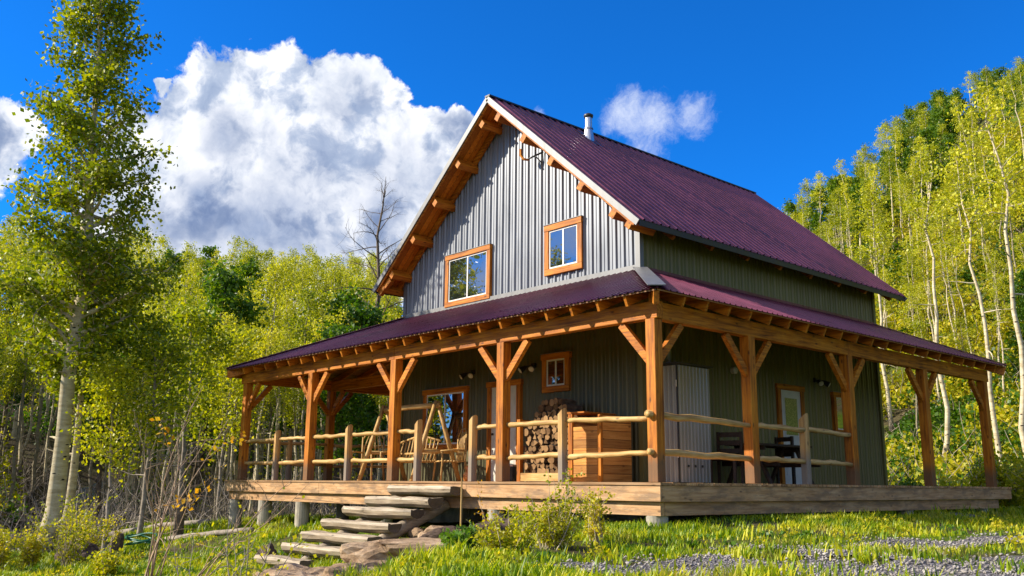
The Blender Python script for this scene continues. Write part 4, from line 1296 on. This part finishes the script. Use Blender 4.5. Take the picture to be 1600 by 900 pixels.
# ---- individually recognisable trees
def P(u, d): return at(u, d)
named = [
 ('bare', 592, 48, 2.0, .3, 'bare leafless tree standing behind the left eave of the cabin', 'tree'),
 ('green', 303, 44, 1.22, 1.0, 'dark green round-topped tree rising above the gold crowns left of the cloud base', 'tree'),
 ('green', 522, 46, 1.12, 2.0, 'dark green rounded tree next to the leafless tree', 'tree'),
 ('gold_a', 402, 46, 1.18, .7, 'gold-topped aspen with tall pale trunk above the far end of the porch roof', 'tree'),
 ('lime_b', 474, 42, 1.12, 1.7, 'lime aspen with straight pale trunk just left of the dark rounded tree', 'tree'),
 ('bush', 172, 23.5, .95, .2, 'young leafy tree with mottled trunk right of the twin aspen trunks', 'tree'),
 ('bush', 225, 25, 1.15, 1.2, 'young forked leafy tree behind the bare creek shrub', 'tree'),
 ('bush', 285, 29, 1.35, 2.2, 'tall young lime tree between the forked tree and the porch', 'tree'),
 ('bush', 345, 33, 1.35, 3.1, 'bright young tree just left of the porch roof corner', 'tree'),
 ('gold_b', 1475, 37, 1.15, .6, 'tall crooked white aspen nearest the right end of the side porch', 'tree'),
 ('gold_b', 1572, 33, 1.10, 2.6, 'large pale aspen leaning in at the right edge with open golden top', 'tree'),
 ('gold_b', 1626, 29, 1.18, 3.9, 'big golden aspen cut off by the right edge of the picture', 'tree'),
 ('gold_a', 1400, 43, 1.1, 5.2, 'gold aspen with forked white trunk beyond the main roof corner', 'tree'),
]
taken = []
for (k, u, d, sc, rz, lb, ct) in named:
    x, y = P(u, d)
    plant(k, x, y, rz, sc, lb, ct, None, (random.uniform(-.04, .04), random.uniform(-.04, .04)))
    taken.append((x, y))

# ---- the woods
cand = []
rng = np.random.default_rng(99)
tries = 0
def ok(x, y, dmin):
    for (a, b) in taken:
        if (a - x) ** 2 + (b - y) ** 2 < dmin * dmin: return False
    return True
N_IND = 262
trees = []
while tries < 60000 and len(trees) < 1400:
    tries += 1
    az = rng.uniform(R(14), R(38.5)) if rng.random() < .55 else rng.uniform(R(38), R(84)); d = 27 + 95 * rng.random() ** .75
    x = CAM.x - math.sin(az) * d; y = CAM.y + math.cos(az) * d
    hid = R(38.5) < az < R(55.5)
    if hid and rng.random() > .10: continue
    if -21 < x < 8 and y < 17.5: continue
    if x > -30 and y < 3: continue
    if creek_dist(np.array([x]), np.array([y]))[0] < 2.0: continue
    left = az > R(50)
    if left and d < 36: continue
    if not left and (d < 45 or (d < 68 and rng.random() < .6)): continue
    dm = (1.35 if d < 70 else 1.9) if left else 1.3
    if not ok(x, y, dm): continue
    taken.append((x, y))
    trees.append((d, x, y, az, hid))
trees.sort()
stuffV = {}
ind = 0
for (d, x, y, az, hid) in trees:
    left = az > R(45)
    n_ = fbm(np.array([x * .06]), np.array([y * .06]), 2, 3)[0]
    r_ = rng.random()
    if left:
        kind = 'green' if r_ < .08 else ('gold_a' if r_ < (.68 if d > 66 else .25) else ('lime_a' if r_ < .62 else ('lime_b' if r_ < .84 else 'gold_b')))
    else:
        ridge = y > 52
        kind = 'green' if r_ < (.30 if ridge else .06) else ('gold_b' if r_ < .62 else ('gold_a' if r_ < .74 else ('lime_b' if r_ < .86 else 'lime_a')))
    sc = rng.uniform(.78, 1.12) if left else rng.uniform(.42, .68)
    az_d = math.degrees(az)
    # nothing stands taller than the skyline of its slope
    top = (float(np.interp(d, [36, 52, 62, 80], [8.5, 11.0, 13.0, 14.2])) + rng.normal() * (1.2 if d < 60 else .3)) if left else float(np.interp(az_d, [17, 19.4, 24, 33.6, 40], [23.2, 22.6, 21.6, 18.4, 17.0]))
    hh_ = dict(gold_a=11.4, gold_b=12.3, lime_a=11.4, lime_b=10.4, green=10.4, bush=5, bare=9)[kind]
    lim = (math.tan(R(top + rng.normal() * .5)) * d - .05 - gz(x, y)) / hh_
    sc = min(sc, lim)
    if sc < .42: continue
    rz = rng.uniform(0, 6.28)
    if ind < N_IND and not hid:
        ind += 1
        side = 'left of the cabin' if left else 'right of the cabin'
        where = 'at the near edge of the woods ' if d < (42 if left else 46) else 'deep in the woods '
        look = {'gold_a': 'golden pale-trunked aspen', 'gold_b': 'thin golden bare-trunked aspen', 'lime_a': 'leafy lime green aspen', 'lime_b': 'slender high-crowned lime aspen', 'green': 'dark green full tree'}[kind]
        plant(kind, x, y, rz, sc, look + ' ' + where + side, 'tree', look + 's ' + where + side, (rng.normal() * .04, rng.normal() * .04))
    else:
        V, F, LV, LF = RAW[kind]
        c, s = math.cos(rz), math.sin(rz)
        Rm = np.array([[c, -s, 0], [s, c, 0], [0, 0, 1]]) * sc
        loc = np.array([x, y, gz(x, y) - .1])
        nl = len(LF)
        sel = rng.choice(nl, int(nl * .55), replace=False)
        lv = LV.reshape(-1, 4, 3)[sel]
        cen = lv.mean(1, keepdims=True)
        lv = (cen + (lv - cen) * 1.3).reshape(-1, 3)
        keep = 14 * 6   # trunk rings only plus the first limbs
        nv = 12 * 6
        tf = F[:(11 * 6)]
        stuffV.setdefault(kind, []).append((V[:nv] @ Rm.T + loc, tf, lv @ Rm.T + loc))
tv = []; tf = []; o = 0
for k, L in stuffV.items():
    for (a, f, lv) in L:
        tv.append(a); tf.append(f + o); o += len(a)
tag(obj_np('far_tree_trunks', np.concatenate(tv), np.concatenate(tf), M_ASPEN, smooth=True), 'pale trunks of the far woods high on the hillsides', 'woods', kind='stuff')
for k, L in stuffV.items():
    lv = np.concatenate([q[2] for q in L])
    nm = {'gold_a': 'golden', 'gold_b': 'thin golden', 'lime_a': 'lime green', 'lime_b': 'slender lime', 'green': 'dark green'}[k]
    tag(obj_np('far_foliage', lv, np.arange(len(lv)).reshape(-1, 4), SPEC[k][3]), nm + ' foliage of the far woods on the hillsides', 'woods', kind='stuff')

# a few trees behind the viewpoint (mirrored in the upper windows)
rb = np.random.default_rng(8)
for i in range(46):
    a_ = rb.uniform(R(196), R(252)); d_ = rb.uniform(30, 52)
    x = -6 + math.sin(a_) * d_; y = 2 + math.cos(a_) * d_
    plant(('green', 'lime_a', 'bush', 'lime_b')[i % 4], x, y, i, (1.0, 1.1, 1.3, 1.0)[i % 4], 'leafy tree on the open side opposite the gable', 'tree', 'trees opposite the gable')

for i, (a_, d_, sc_) in enumerate(((221, 33, 1.5), (225.5, 36, 1.55), (229, 34, 1.2), (234, 38, 1.5), (238, 33, 1.3))):
    plant('green' if i % 2 == 0 else 'lime_a', -5 + math.sin(R(a_)) * d_, 2 + math.cos(R(a_)) * d_, i * 1.3, sc_, 'tall leafy tree facing the gable from the open side', 'tree', 'tall trees facing the gable')
# ---- undergrowth on the slopes (stuff)
def scatter(n, az0, az1, d0, d1, rng, cond):
    az = rng.uniform(R(az0), R(az1), n); d = np.sqrt(rng.uniform(d0 ** 2, d1 ** 2, n))
    x = CAM.x - np.sin(az) * d; y = CAM.y + np.cos(az) * d
    k = cond(x, y)
    return x[k], y[k]
def bushes(name, label, n, az0, az1, d0, d1, cond, lmat, per, leaf, rad, hgt, seed, clump_noise=True):
    rng = np.random.default_rng(seed)
    x, y = scatter(n, az0, az1, d0, d1, rng, cond)
    if clump_noise:
        k = fbm(x * .22, y * .22, 3, seed) > .43
        x, y = x[k], y[k]
    z = ground(x, y)
    m = len(x)
    r = rad * rng.uniform(.5, 1.3, m); h = hgt * rng.uniform(.5, 1.4, m)
    th = rng.uniform(0, 2 * np.pi, (m, per)); ph = rng.random((m, per)) ** .5
    q = rng.random((m, per)) ** .8
    C = np.stack([x[:, None] + np.cos(th) * ph * r[:, None], y[:, None] + np.sin(th) * ph * r[:, None], z[:, None] + q * h[:, None] * (1 - .45 * ph ** 2)], -1).reshape(-1, 3)
    V, F = leaf_quads(C, leaf, rng, .4)
    return tag(obj_np(name, V, F, lmat), label, 'undergrowth', kind='stuff')
offhouse = lambda x, y: ~((x > -15) & (x < 1.6) & (y > -1.2) & (y < 13.6))
rslope = lambda x, y: (y > 14.5) & (x > -60)
bushes('hillside_shrubs', 'low yellow-green shrubs covering the slope right of the cabin', 3600, 14, 38, 24, 78, lambda x, y: rslope(x, y), L_SHRUB, 75, .15, .75, 1.0, 31)
bushes('hillside_shrubs', 'darker green brush among the trunks on the right slope', 2600, 14, 38, 28, 85, lambda x, y: rslope(x, y) & (y > 19), L_GREEN, 80, .17, .8, 1.1, 32)
bushes('hillside_shrubs', 'green brush under the trees left of the cabin', 700, 50, 84, 48, 100, lambda x, y: (x < -20) & (creek_dist(x, y) > 1.5), L_GREEN, 70, .17, .9, 1.5, 33)
bushes('hillside_shrubs', 'lime saplings under the trees left of the cabin', 500, 52, 84, 46, 100, lambda x, y: (x < -24) & (creek_dist(x, y) > 1.5), L_LIME, 90, .16, .9, 3.2, 34)
bushes('hillside_shrubs', 'green thicket on the open side opposite the gable', 900, 84, 128, 34, 62, lambda x, y: creek_dist(x, y) > 1.5, L_HERB, 90, .22, 1.3, 5.0, 37, False)
# brown brush: thin sticks beneath the left woods
rng = np.random.default_rng(41)
x, y = scatter(6500, 52, 84, 29, 62, rng, lambda x, y: (x < -20.5) & (creek_dist(x, y) > 1.3))
paths = []
for a, b, z in zip(x, y, ground(x, y)):
    pth = curve_path((a, b, z), rng.normal(size=3) * .55 + np.array([0, 0, 1.0]), rng.uniform(.7, 2.6), 4, rng, .5)
    paths.append((pth, np.linspace(.016, .006, 5) * rng.uniform(.7, 1.6)))
V, F = np_tubes(paths, 3)
tag(obj_np('brush', V, F, M_GBARK), 'tangle of leafless brown brush under the woods left of the cabin', 'brush', kind='stuff')
x, y = scatter(1300, 15, 36, 26, 60, rng, lambda x, y: rslope(x, y))
paths = []
for a, b, z in zip(x, y, ground(x, y)):
    pth = curve_path((a, b, z), rng.normal(size=3) * .6 + np.array([0, 0, 1.0]), rng.uniform(.8, 2.4), 4, rng, .5)
    paths.append((pth, np.linspace(.018, .006, 5) * rng.uniform(.7, 1.5)))
V, F = np_tubes(paths, 3)
tag(obj_np('brush', V, F, M_TWIG), 'pale leafless sticks among the shrubs of the right slope', 'brush', kind='stuff')

# ---- grass
rng = np.random.default_rng(51)
def grass(name, label, n, region, h, seed, lmat=L_GRASS, w=.011):
    rng = np.random.default_rng(seed)
    x, y = region(rng, n)
    keep = ~((x > DX0 + .35) & (x < DX1 - .25) & (y > DY0 + .25) & (y < DY1))
    gm = grav(x, y)
    keep &= (gm < .60) | (rng.random(len(x)) < .07)
    keep &= (creek_dist(x, y) > 2.2)
    dens = fbm(x * .9, y * .9, 3, 71)
    keep &= rng.random(len(x)) < np.clip((dens - .36) * 4.2, .07, 1)
    x, y = x[keep], y[keep]; dens = dens[keep]
    z = ground(x, y) - .01
    m = len(x)
    tuft = fbm(x * 3.1, y * 3.1, 2, 72)
    hh = h * rng.uniform(.4, 1.3, m) * (.35 + .9 * np.clip(dens, 0, 1) + 1.5 * np.clip(tuft - .55, 0, 1) * 2)
    az = rng.uniform(0, 2 * np.pi, m); ln = rng.uniform(.1, .75, m) * hh
    wv = np.stack([-np.sin(az), np.cos(az), np.zeros(m)], -1) * (w * rng.uniform(.6, 1.4, m))[:, None]
    dv = np.stack([np.cos(az), np.sin(az), np.zeros(m)], -1)
    p0 = np.stack([x, y, z], -1)
    p1 = p0 + dv * (ln * .35)[:, None] + np.array([0, 0, 1]) * (hh * .6)[:, None]
    p2 = p0 + dv * ln[:, None] + np.array([0, 0, 1]) * hh[:, None]
    V = np.stack([p0 - wv, p0 + wv, p1 + wv * .8, p1 - wv * .8, p2 + wv * .12, p2 - wv * .12], 1).reshape(-1, 3)
    b = np.arange(m)[:, None] * 6
    F = np.concatenate([b + np.array([[0, 1, 2, 3]]), b + np.array([[3, 2, 4, 5]])], 0)
    return tag(obj_np(name, V, F, lmat), label, 'grass', kind='stuff')
def reg_near(rng, n):
    az = rng.uniform(R(16), R(80), n); d = 4.5 + 24 * rng.random(n) ** .75
    return CAM.x - np.sin(az) * d, CAM.y + np.cos(az) * d
def reg_far(rng, n):
    az = rng.uniform(R(12), R(84), n); d = 20 + 28 * rng.random(n)
    return CAM.x - np.sin(az) * d, CAM.y + np.cos(az) * d
grass('grass', 'short bright green grass around the cabin', 420000, reg_near, .10, 52, w=.009)
grass('grass', 'taller grass beyond the cabin and towards the creek', 110000, reg_far, .16, 53, w=.014)
bushes('weeds', 'broad-leaved green weeds scattered through the grass', 900, 18, 80, 5, 24, lambda x, y: offhouse(x, y) & (grav(x, y) < .45) & (creek_dist(x, y) > 3), L_HERB, 26, .05, .14, .07, 35)
bushes('weeds', 'yellowish weed tufts scattered through the grass', 420, 18, 80, 6, 24, lambda x, y: offhouse(x, y) & (grav(x, y) < .5) & (creek_dist(x, y) > 3), L_SHRUB, 34, .035, .12, .16, 36)
# ---- gravel stones
rng = np.random.default_rng(61)
n = 60000
x = rng.uniform(-2, 12, n); y = rng.uniform(-9, 9, n)
k = (grav(x, y) + rng.normal(size=n) * .16) > .60
x, y = x[k], y[k]; m = len(x)
oct_ = np.array([(1, 0, 0), (0, 1, 0), (-1, 0, 0), (0, -1, 0), (0, 0, 1), (0, 0, -1)], float)
s = .011 + .016 * rng.random(m) ** 2.2
P_ = oct_[None] * s[:, None, None] * rng.uniform(.55, 1.25, (m, 6, 3)).clip(.5, 1.3) * np.array([1, 1, .65])
P_ = P_ + rng.normal(size=(m, 6, 3)) * s[:, None, None] * .18
a = rng.uniform(0, 6.28, m); ca, sa = np.cos(a), np.sin(a)
Q = P_.copy(); Q[..., 0] = P_[..., 0] * ca[:, None] - P_[..., 1] * sa[:, None]; Q[..., 1] = P_[..., 0] * sa[:, None] + P_[..., 1] * ca[:, None]
Q += np.stack([x, y, ground(x, y) + .014 + s * .25], -1)[:, None, :]
tri = np.array([(0, 1, 4), (1, 2, 4), (2, 3, 4), (3, 0, 4), (1, 0, 5), (2, 1, 5), (3, 2, 5), (0, 3, 5)])
F = (np.arange(m)[:, None, None] * 6 + tri[None]).reshape(-1, 3)
tag(obj_np('gravel', Q.reshape(-1, 3), F, M_GRAV), 'grey gravel lying in patches in the grass', 'gravel', kind='stuff')

# ------------------------------------------------------------------ rocks
def rock(x, y, sx, sy, sz, rz, m, label, cat='boulder', group=None, seed=0, sink=.25, sub=4, rough=.22, zoff=0, flat_=None):
    import bmesh
    b = bmesh.new()
    bmesh.ops.create_icosphere(b, subdivisions=sub, radius=1)
    off = Vector((seed * 3.1, seed * 1.7, seed * .9))
    for v in b.verts:
        p = v.co.copy()
        nn = mnoise.fractal(p * 1.1 + off, 1.0, 2.1, 5) * rough * 1.3 + mnoise.cell(p * 1.9 + off) * rough * .35
        q = p * (1 + nn)
        if flat_ is not None and q.z > flat_: q.z = flat_ + (q.z - flat_) * .25
        v.co = Vector((q.x * sx, q.y * sy, q.z * sz))
    me = bpy.data.meshes.new('boulder'); b.to_mesh(me); b.free()
    me.materials.append(m)
    o = bpy.data.objects.new('boulder', me); COL.objects.link(o)
    o.location = (x, y, gz(x, y) + sz * (1 - 2 * sink) + zoff); o.rotation_euler = (0, 0, rz)
    tag(o, label, cat, group)
    return o
def R_(u, d, *a, **k):
    x, y = at(u, d); return rock(x, y, *a, **k)
R_(662, 12.9, 1.02, .55, .36, YAW + .15, M_ROCK, 'large flat-topped tan boulder at the foot of the log stairs', seed=1, flat_=.4, sink=.28)
R_(480, 12.7, .60, .40, .26, YAW, M_ROCK, 'rounded tan rock at the bottom edge left of the large flat boulder', seed=2, sink=.42)
R_(560, 12.2, .46, .34, .24, YAW + .5, M_ROCK, 'smaller tan rock wedged between the rounded rock and flat boulder', seed=3, sink=.3)
R_(375, 13.2, .75, .35, .13, YAW, M_ROCK, 'low flat grey rock at the bottom edge left of centre', seed=4, sink=.3, flat_=.2)
R_(705, 15.2, .55, .40, .25, YAW, M_RDARK, 'brown mound of rock behind the large flat boulder', seed=5, sink=.3)
R_(790, 12.2, .40, .3, .2, YAW, M_RDARK, 'brown rock half hidden by the yellow shrub', seed=6, sink=.3)
R_(133, 20.5, .50, .42, .40, .4, M_RDARK, 'dark rounded rock in the grass right of the big aspen', seed=7, sink=.32)
R_(425, 17.2, .22, .18, .22, .4, M_RDARK, 'dark stone behind the lower log steps', seed=8)
for i, (u, d, s) in enumerate(((668, 15.9, .16), (684, 16.0, .22), (702, 16.2, .15), (655, 16.4, .2), (720, 16.1, .13))):
    R_(u, d, s, s * .8, s * .7, i, M_ROCK, 'fist-sized pale stone in the dark gap under the deck by the stairs', 'stone', 'stones under the deck', seed=20 + i, sub=2)
rng = random.Random(3)
ci = 0
for i in range(46):
    t = rng.uniform(0.5, 5); k = int(t); f = t - k
    if k > 4: continue
    c = CREEK[k] * (1 - f) + CREEK[k + 1] * f
    x = c[0] + rng.gauss(0, 1.5); y = c[1] + rng.gauss(0, 1.5)
    s = rng.uniform(.2, .6)
    rock(x, y, s, s * .8, s * .6, rng.uniform(0, 6), M_RDARK if i % 3 else M_ROCK, 'dark wet rock in the stony creek bed at lower left' if i % 3 else 'tan rock in the stony creek bed at lower left', 'rock', 'dark creek rocks' if i % 3 else 'tan creek rocks', seed=40 + i, sub=2, sink=.25)
# creek water
pts = []
from itertools import accumulate
res = []
for i in range(len(CREEK) - 1):
    for j in range(8):
        res.append(CREEK[i] + (CREEK[i + 1] - CREEK[i]) * j / 8)
res = np.array(res)
d = np.gradient(res, axis=0); d /= np.linalg.norm(d, axis=1)[:, None]
nrm_ = np.stack([-d[:, 1], d[:, 0]], -1)
cz = np.array([gz(p[0], p[1]) for p in res]); cz = np.convolve(np.pad(cz, 4, 'edge'), np.ones(9) / 9, 'valid') + .20
V = []; 
for p, nn, z in zip(res, nrm_, cz):
    for q in (-2.0, -.7, .7, 2.0): V.append((p[0] + nn[0] * q, p[1] + nn[1] * q, z))
F = [(i * 4 + j, i * 4 + j + 1, (i + 1) * 4 + j + 1, (i + 1) * 4 + j) for i in range(len(res) - 1) for j in range(3)]
tag(obj_np('creek_water', V, F, M_WATER, smooth=True), kind='structure')
# fallen logs
def fallen(u0, d0, u1, d1, r, label, m=M_GBARK, lift=.0):
    a = at(u0, d0); b = at(u1, d1)
    mb = MB(); pts = []
    n = 8
    z0 = gz(*a); z1 = gz(*b)
    cx, cy = (a[0] + b[0]) / 2, (a[1] + b[1]) / 2
    for i in range(n):
        t = i / (n - 1); x = a[0] + (b[0] - a[0]) * t; y = a[1] + (b[1] - a[1]) * t
        z = max(z0 + (z1 - z0) * t, gz(x, y)) + r * .6 + lift
        pts.append((x - cx, y - cy, z + random.uniform(-.02, .02)))
    mb.tube(pts, [r * (1 - .4 * i / n) for i in range(n)], 9, wob=.1)
    o = mb.build('fallen_log', m, None, smooth=True); o.location = (cx, cy, 0)
    return tag(o, label, 'log')
fallen(-20, 32, 175, 29, .16, 'long grey fallen log lying across the creek at left', lift=.15)
fallen(110, 28, 330, 25, .11, 'thin dark fallen log on the bank right of the creek')
fallen(108, 30, 160, 34, .08, 'pale broken branch above the fallen logs by the creek', M_TWIG)
fallen(268, 23, 400, 21.5, .09, 'short grey log lying in grass left of the deck piers')
fallen(1380, 33, 1440, 30.5, .17, 'pale grey fallen log behind the back corner of the cabin', M_TWIG, .05)
fallen(1500, 31, 1565, 33, .15, 'dark fallen log among shrubs on the right slope', M_BARK)
fallen(1385, 35, 1470, 37, .08, 'thin whitish fallen pole among the slope shrubs', M_TWIG)
# stumps and hose near the creek bank
for (u, d, r, h, lb) in ((191, 22.5, .16, .55, 'short brown tree stump beside the mottled young trunk'), (284, 23.5, .14, .75, 'tall jagged brown stump left of the deck')):
    x, y = at(u, d); z = gz(x, y)
    mb = MB(); mb.tube([(0, 0, -.1), (0, 0, .1), (.01, 0, h * .8), (.02, .02, h)], [r * 1.25, r, r * .9, r * .75], 10, wob=.12)
    o = mb.build('tree_stump', M_BARK, None); o.location = (x, y, z); tag(o, lb, 'stump')
x, y = at(228, 22.8)
mb = MB(); pts = []
for i in range(70):
    a = i * .36
    pts.append((math.cos(a) * (.55 + .05 * math.sin(a * .3)), math.sin(a) * .32, .14 + i * .0035 + .06 * math.sin(a * 1.3)))
mb.tube(pts, .018, 7)
o = mb.build('garden_hose', M_HOSE, None, smooth=True); o.location = (x, y, gz(x, y)); tag(o, 'coiled green garden hose lying in the grass by the stumps', 'hose')
# stake
x, y = at(721, 12.4); mb = MB(); mb.tube([(0, 0, -.1), (.005, 0, .5), (-.008, .01, 1.0)], [.014, .013, .010], 7, wob=.1)
o = mb.build('stake', W['pale_z'], None); o.location = (x, y, gz(x, y)); tag(o, 'thin upright wooden stake in front of the log stairs', 'stake')

# ------------------------------------------------------------------ foreground shrubs
def shrub(name, x, y, rz, seed, stems, height, spread, nleaf, leaf, bark, lmat, label, cat='shrub', r=.012, twigs=4, extra=None, clump=.05, zoff=0, side=(0, 0), group=None, leaf_from=.3):
    rng = np.random.default_rng(seed)
    paths = []; ends = []
    for i in range(stems):
        az = rng.uniform(0, 2 * np.pi); sp = rng.uniform(.1, 1) * spread
        d = np.array([math.cos(az) * sp + side[0], math.sin(az) * sp + side[1], 1.0])
        L = height * rng.uniform(.6, 1.12)
        p = curve_path((rng.normal() * .06, rng.normal() * .06, -.05), d, L, 8, rng, .28)
        rr = r * rng.uniform(.7, 1.3)
        paths.append((p, np.linspace(rr, rr * .25, 9)))
        for j in range(twigs):
            s = rng.uniform(.3, .95) * 8; i0 = int(s)
            tw = curve_path(p[i0], rng.normal(size=3) + d * 1.1, L * rng.uniform(.12, .35), 4, rng, .35)
            paths.append((tw, np.linspace(rr * .45, rr * .12, 5))); ends.append(tw)
        ends.append(p[int(8 * leaf_from):])
    V, F = np_tubes(paths, 5)
    root = empty(name, (x, y, gz(x, y) + zoff), rz)
    tag(root, label, cat, group)
    obj_np('stems', V, F, bark, root, smooth=True)
    def lv(n, size, m, nm, pick=None):
        C = []
        es = ends if pick is None else [ends[k % len(ends)] for k in pick]
        for tw in es:
            c = max(1, n // len(es)); s = rng.random(c) * (len(tw) - 1); i0 = np.clip(s.astype(int), 0, len(tw) - 2); fr = (s - i0)[:, None]
            C.append(tw[i0] * (1 - fr) + tw[i0 + 1] * fr + rng.normal(size=(c, 3)) * clump)
        LV, LF = leaf_quads(np.concatenate(C), size, rng, .4)
        obj_np(nm, LV, LF, m, root)
    if nleaf: lv(nleaf, leaf, lmat, 'leaves')
    if extra: lv(extra[0], extra[1], extra[2], 'amber_leaves', extra[3])
    return root
def S(u, d, name, *a, **k):
    x, y = at(u, d); return shrub(name, x, y, *a, **k)
S(240, 13.0, 'bare_shrub', 0, 201, 7, 2.9, .42, 0, .05, M_RTWIG, L_SHRUB, 'tall nearly leafless shrub with pale stems and amber leaves at left', r=.015, twigs=6, side=(.16, .18), extra=(60, .075, L_AMBER, (3, 10, 17, 24)))
S(300, 12.2, 'bare_shrub', 0, 202, 5, 2.2, .45, 40, .045, M_RTWIG, L_SHRUB, 'smaller pale bare shrub leaning right towards the porch', r=.011, twigs=5, side=(.4, .35))
S(385, 7.6, 'budding_shrub', 0, 203, 6, 1.15, .55, 190, .035, M_GBARK, L_SHRUB, 'grey-stemmed shrub with fresh green leaf buds before the deck corner', r=.009, twigs=5, side=(.1, .1), zoff=.05)
S(320, 8.6, 'budding_shrub', 0, 204, 5, 1.0, .6, 60, .03, M_GBARK, L_SHRUB, 'thin grey twiggy shrub at the bottom edge left of the budding shrub', r=.008, twigs=5)
S(860, 10.0, 'yellow_shrub', 0, 205, 30, .60, .8, 2600, .032, M_TWIG, L_SHRUB, 'wide yellow-green leafy shrub in front of the deck', r=.007, twigs=5, clump=.03)
S(930, 10.6, 'yellow_shrub', 0, 206, 14, .66, .45, 1000, .030, M_TWIG, L_SHRUB, 'taller spindly yellow shrub just left of the corner pier', r=.007, twigs=4, clump=.025)
S(800, 9.0, 'yellow_shrub', 0, 207, 20, .50, .8, 1700, .032, M_TWIG, L_SHRUB, 'low yellow shrub at the bottom edge in front of the wide one', r=.006, twigs=4, clump=.03)
S(872, 10.2, 'yellow_shrub', 0, 208, 7, .86, .3, 500, .030, M_TWIG, L_SHRUB, 'tallest thin yellow sprigs reaching above the deck edge', r=.007, twigs=3, clump=.02)
for i, (u, d, h, lb) in enumerate(((10, 17, .9, 'yellow-leaved bush in the bottom left corner'), (60, 18.5, .8, 'yellow-leaved bush at the foot of the big aspen'), (115, 19.0, 1.5, 'golden sprigs rising beside the big aspen trunk'), (150, 21.0, 1.3, 'golden bush behind the dark rounded rock'), (175, 16, .5, 'low golden sprigs in the grass right of the dark rock'))):
    S(u, d, 'golden_bush', 0, 210 + i, 16, h, .6, 1500, .05, M_TWIG, L_SHRUB, lb, r=.01, twigs=4, clump=.05)
S(722, 9.6, 'leafy_herb', 0, 220, 34, .26, .9, 1700, .042, M_TWIG, L_HERB, 'low dark green glossy herb clump right of the flat boulder', 'plant', r=.003, twigs=3, clump=.03, zoff=.03)
S(520, 12.4, 'leafy_herb', 0, 221, 24, .22, .9, 800, .045, M_TWIG, L_HERB, 'small green herb clump between the lowest steps and the boulder', 'plant', r=.003, twigs=3, clump=.03, zoff=.05)
S(772, 12.6, 'dry_stalk', 0, 222, 4, .75, .15, 120, .03, M_TWIG, L_AMBER, 'rusty dry stalks between the stake and the yellow shrubs', 'plant', r=.006, twigs=3, clump=.02)
S(1560, 24, 'slope_shrub', 0, 223, 40, 1.5, .9, 5000, .08, M_TWIG, L_SHRUB, 'broad yellow shrub beyond the far end of the side deck', r=.012, twigs=4, clump=.1)
S(1640, 22, 'slope_shrub', 0, 224, 40, 1.5, .9, 5000, .08, M_TWIG, L_SHRUB, 'broad yellow shrub at the right edge past the deck', r=.012, twigs=4, clump=.1)
S(1425, 27, 'slope_shrub', 0, 225, 30, .9, .9, 3500, .09, M_TWIG, L_HERB, 'low fresh green bush behind the back corner of the cabin', r=.01, twigs=4, clump=.1)
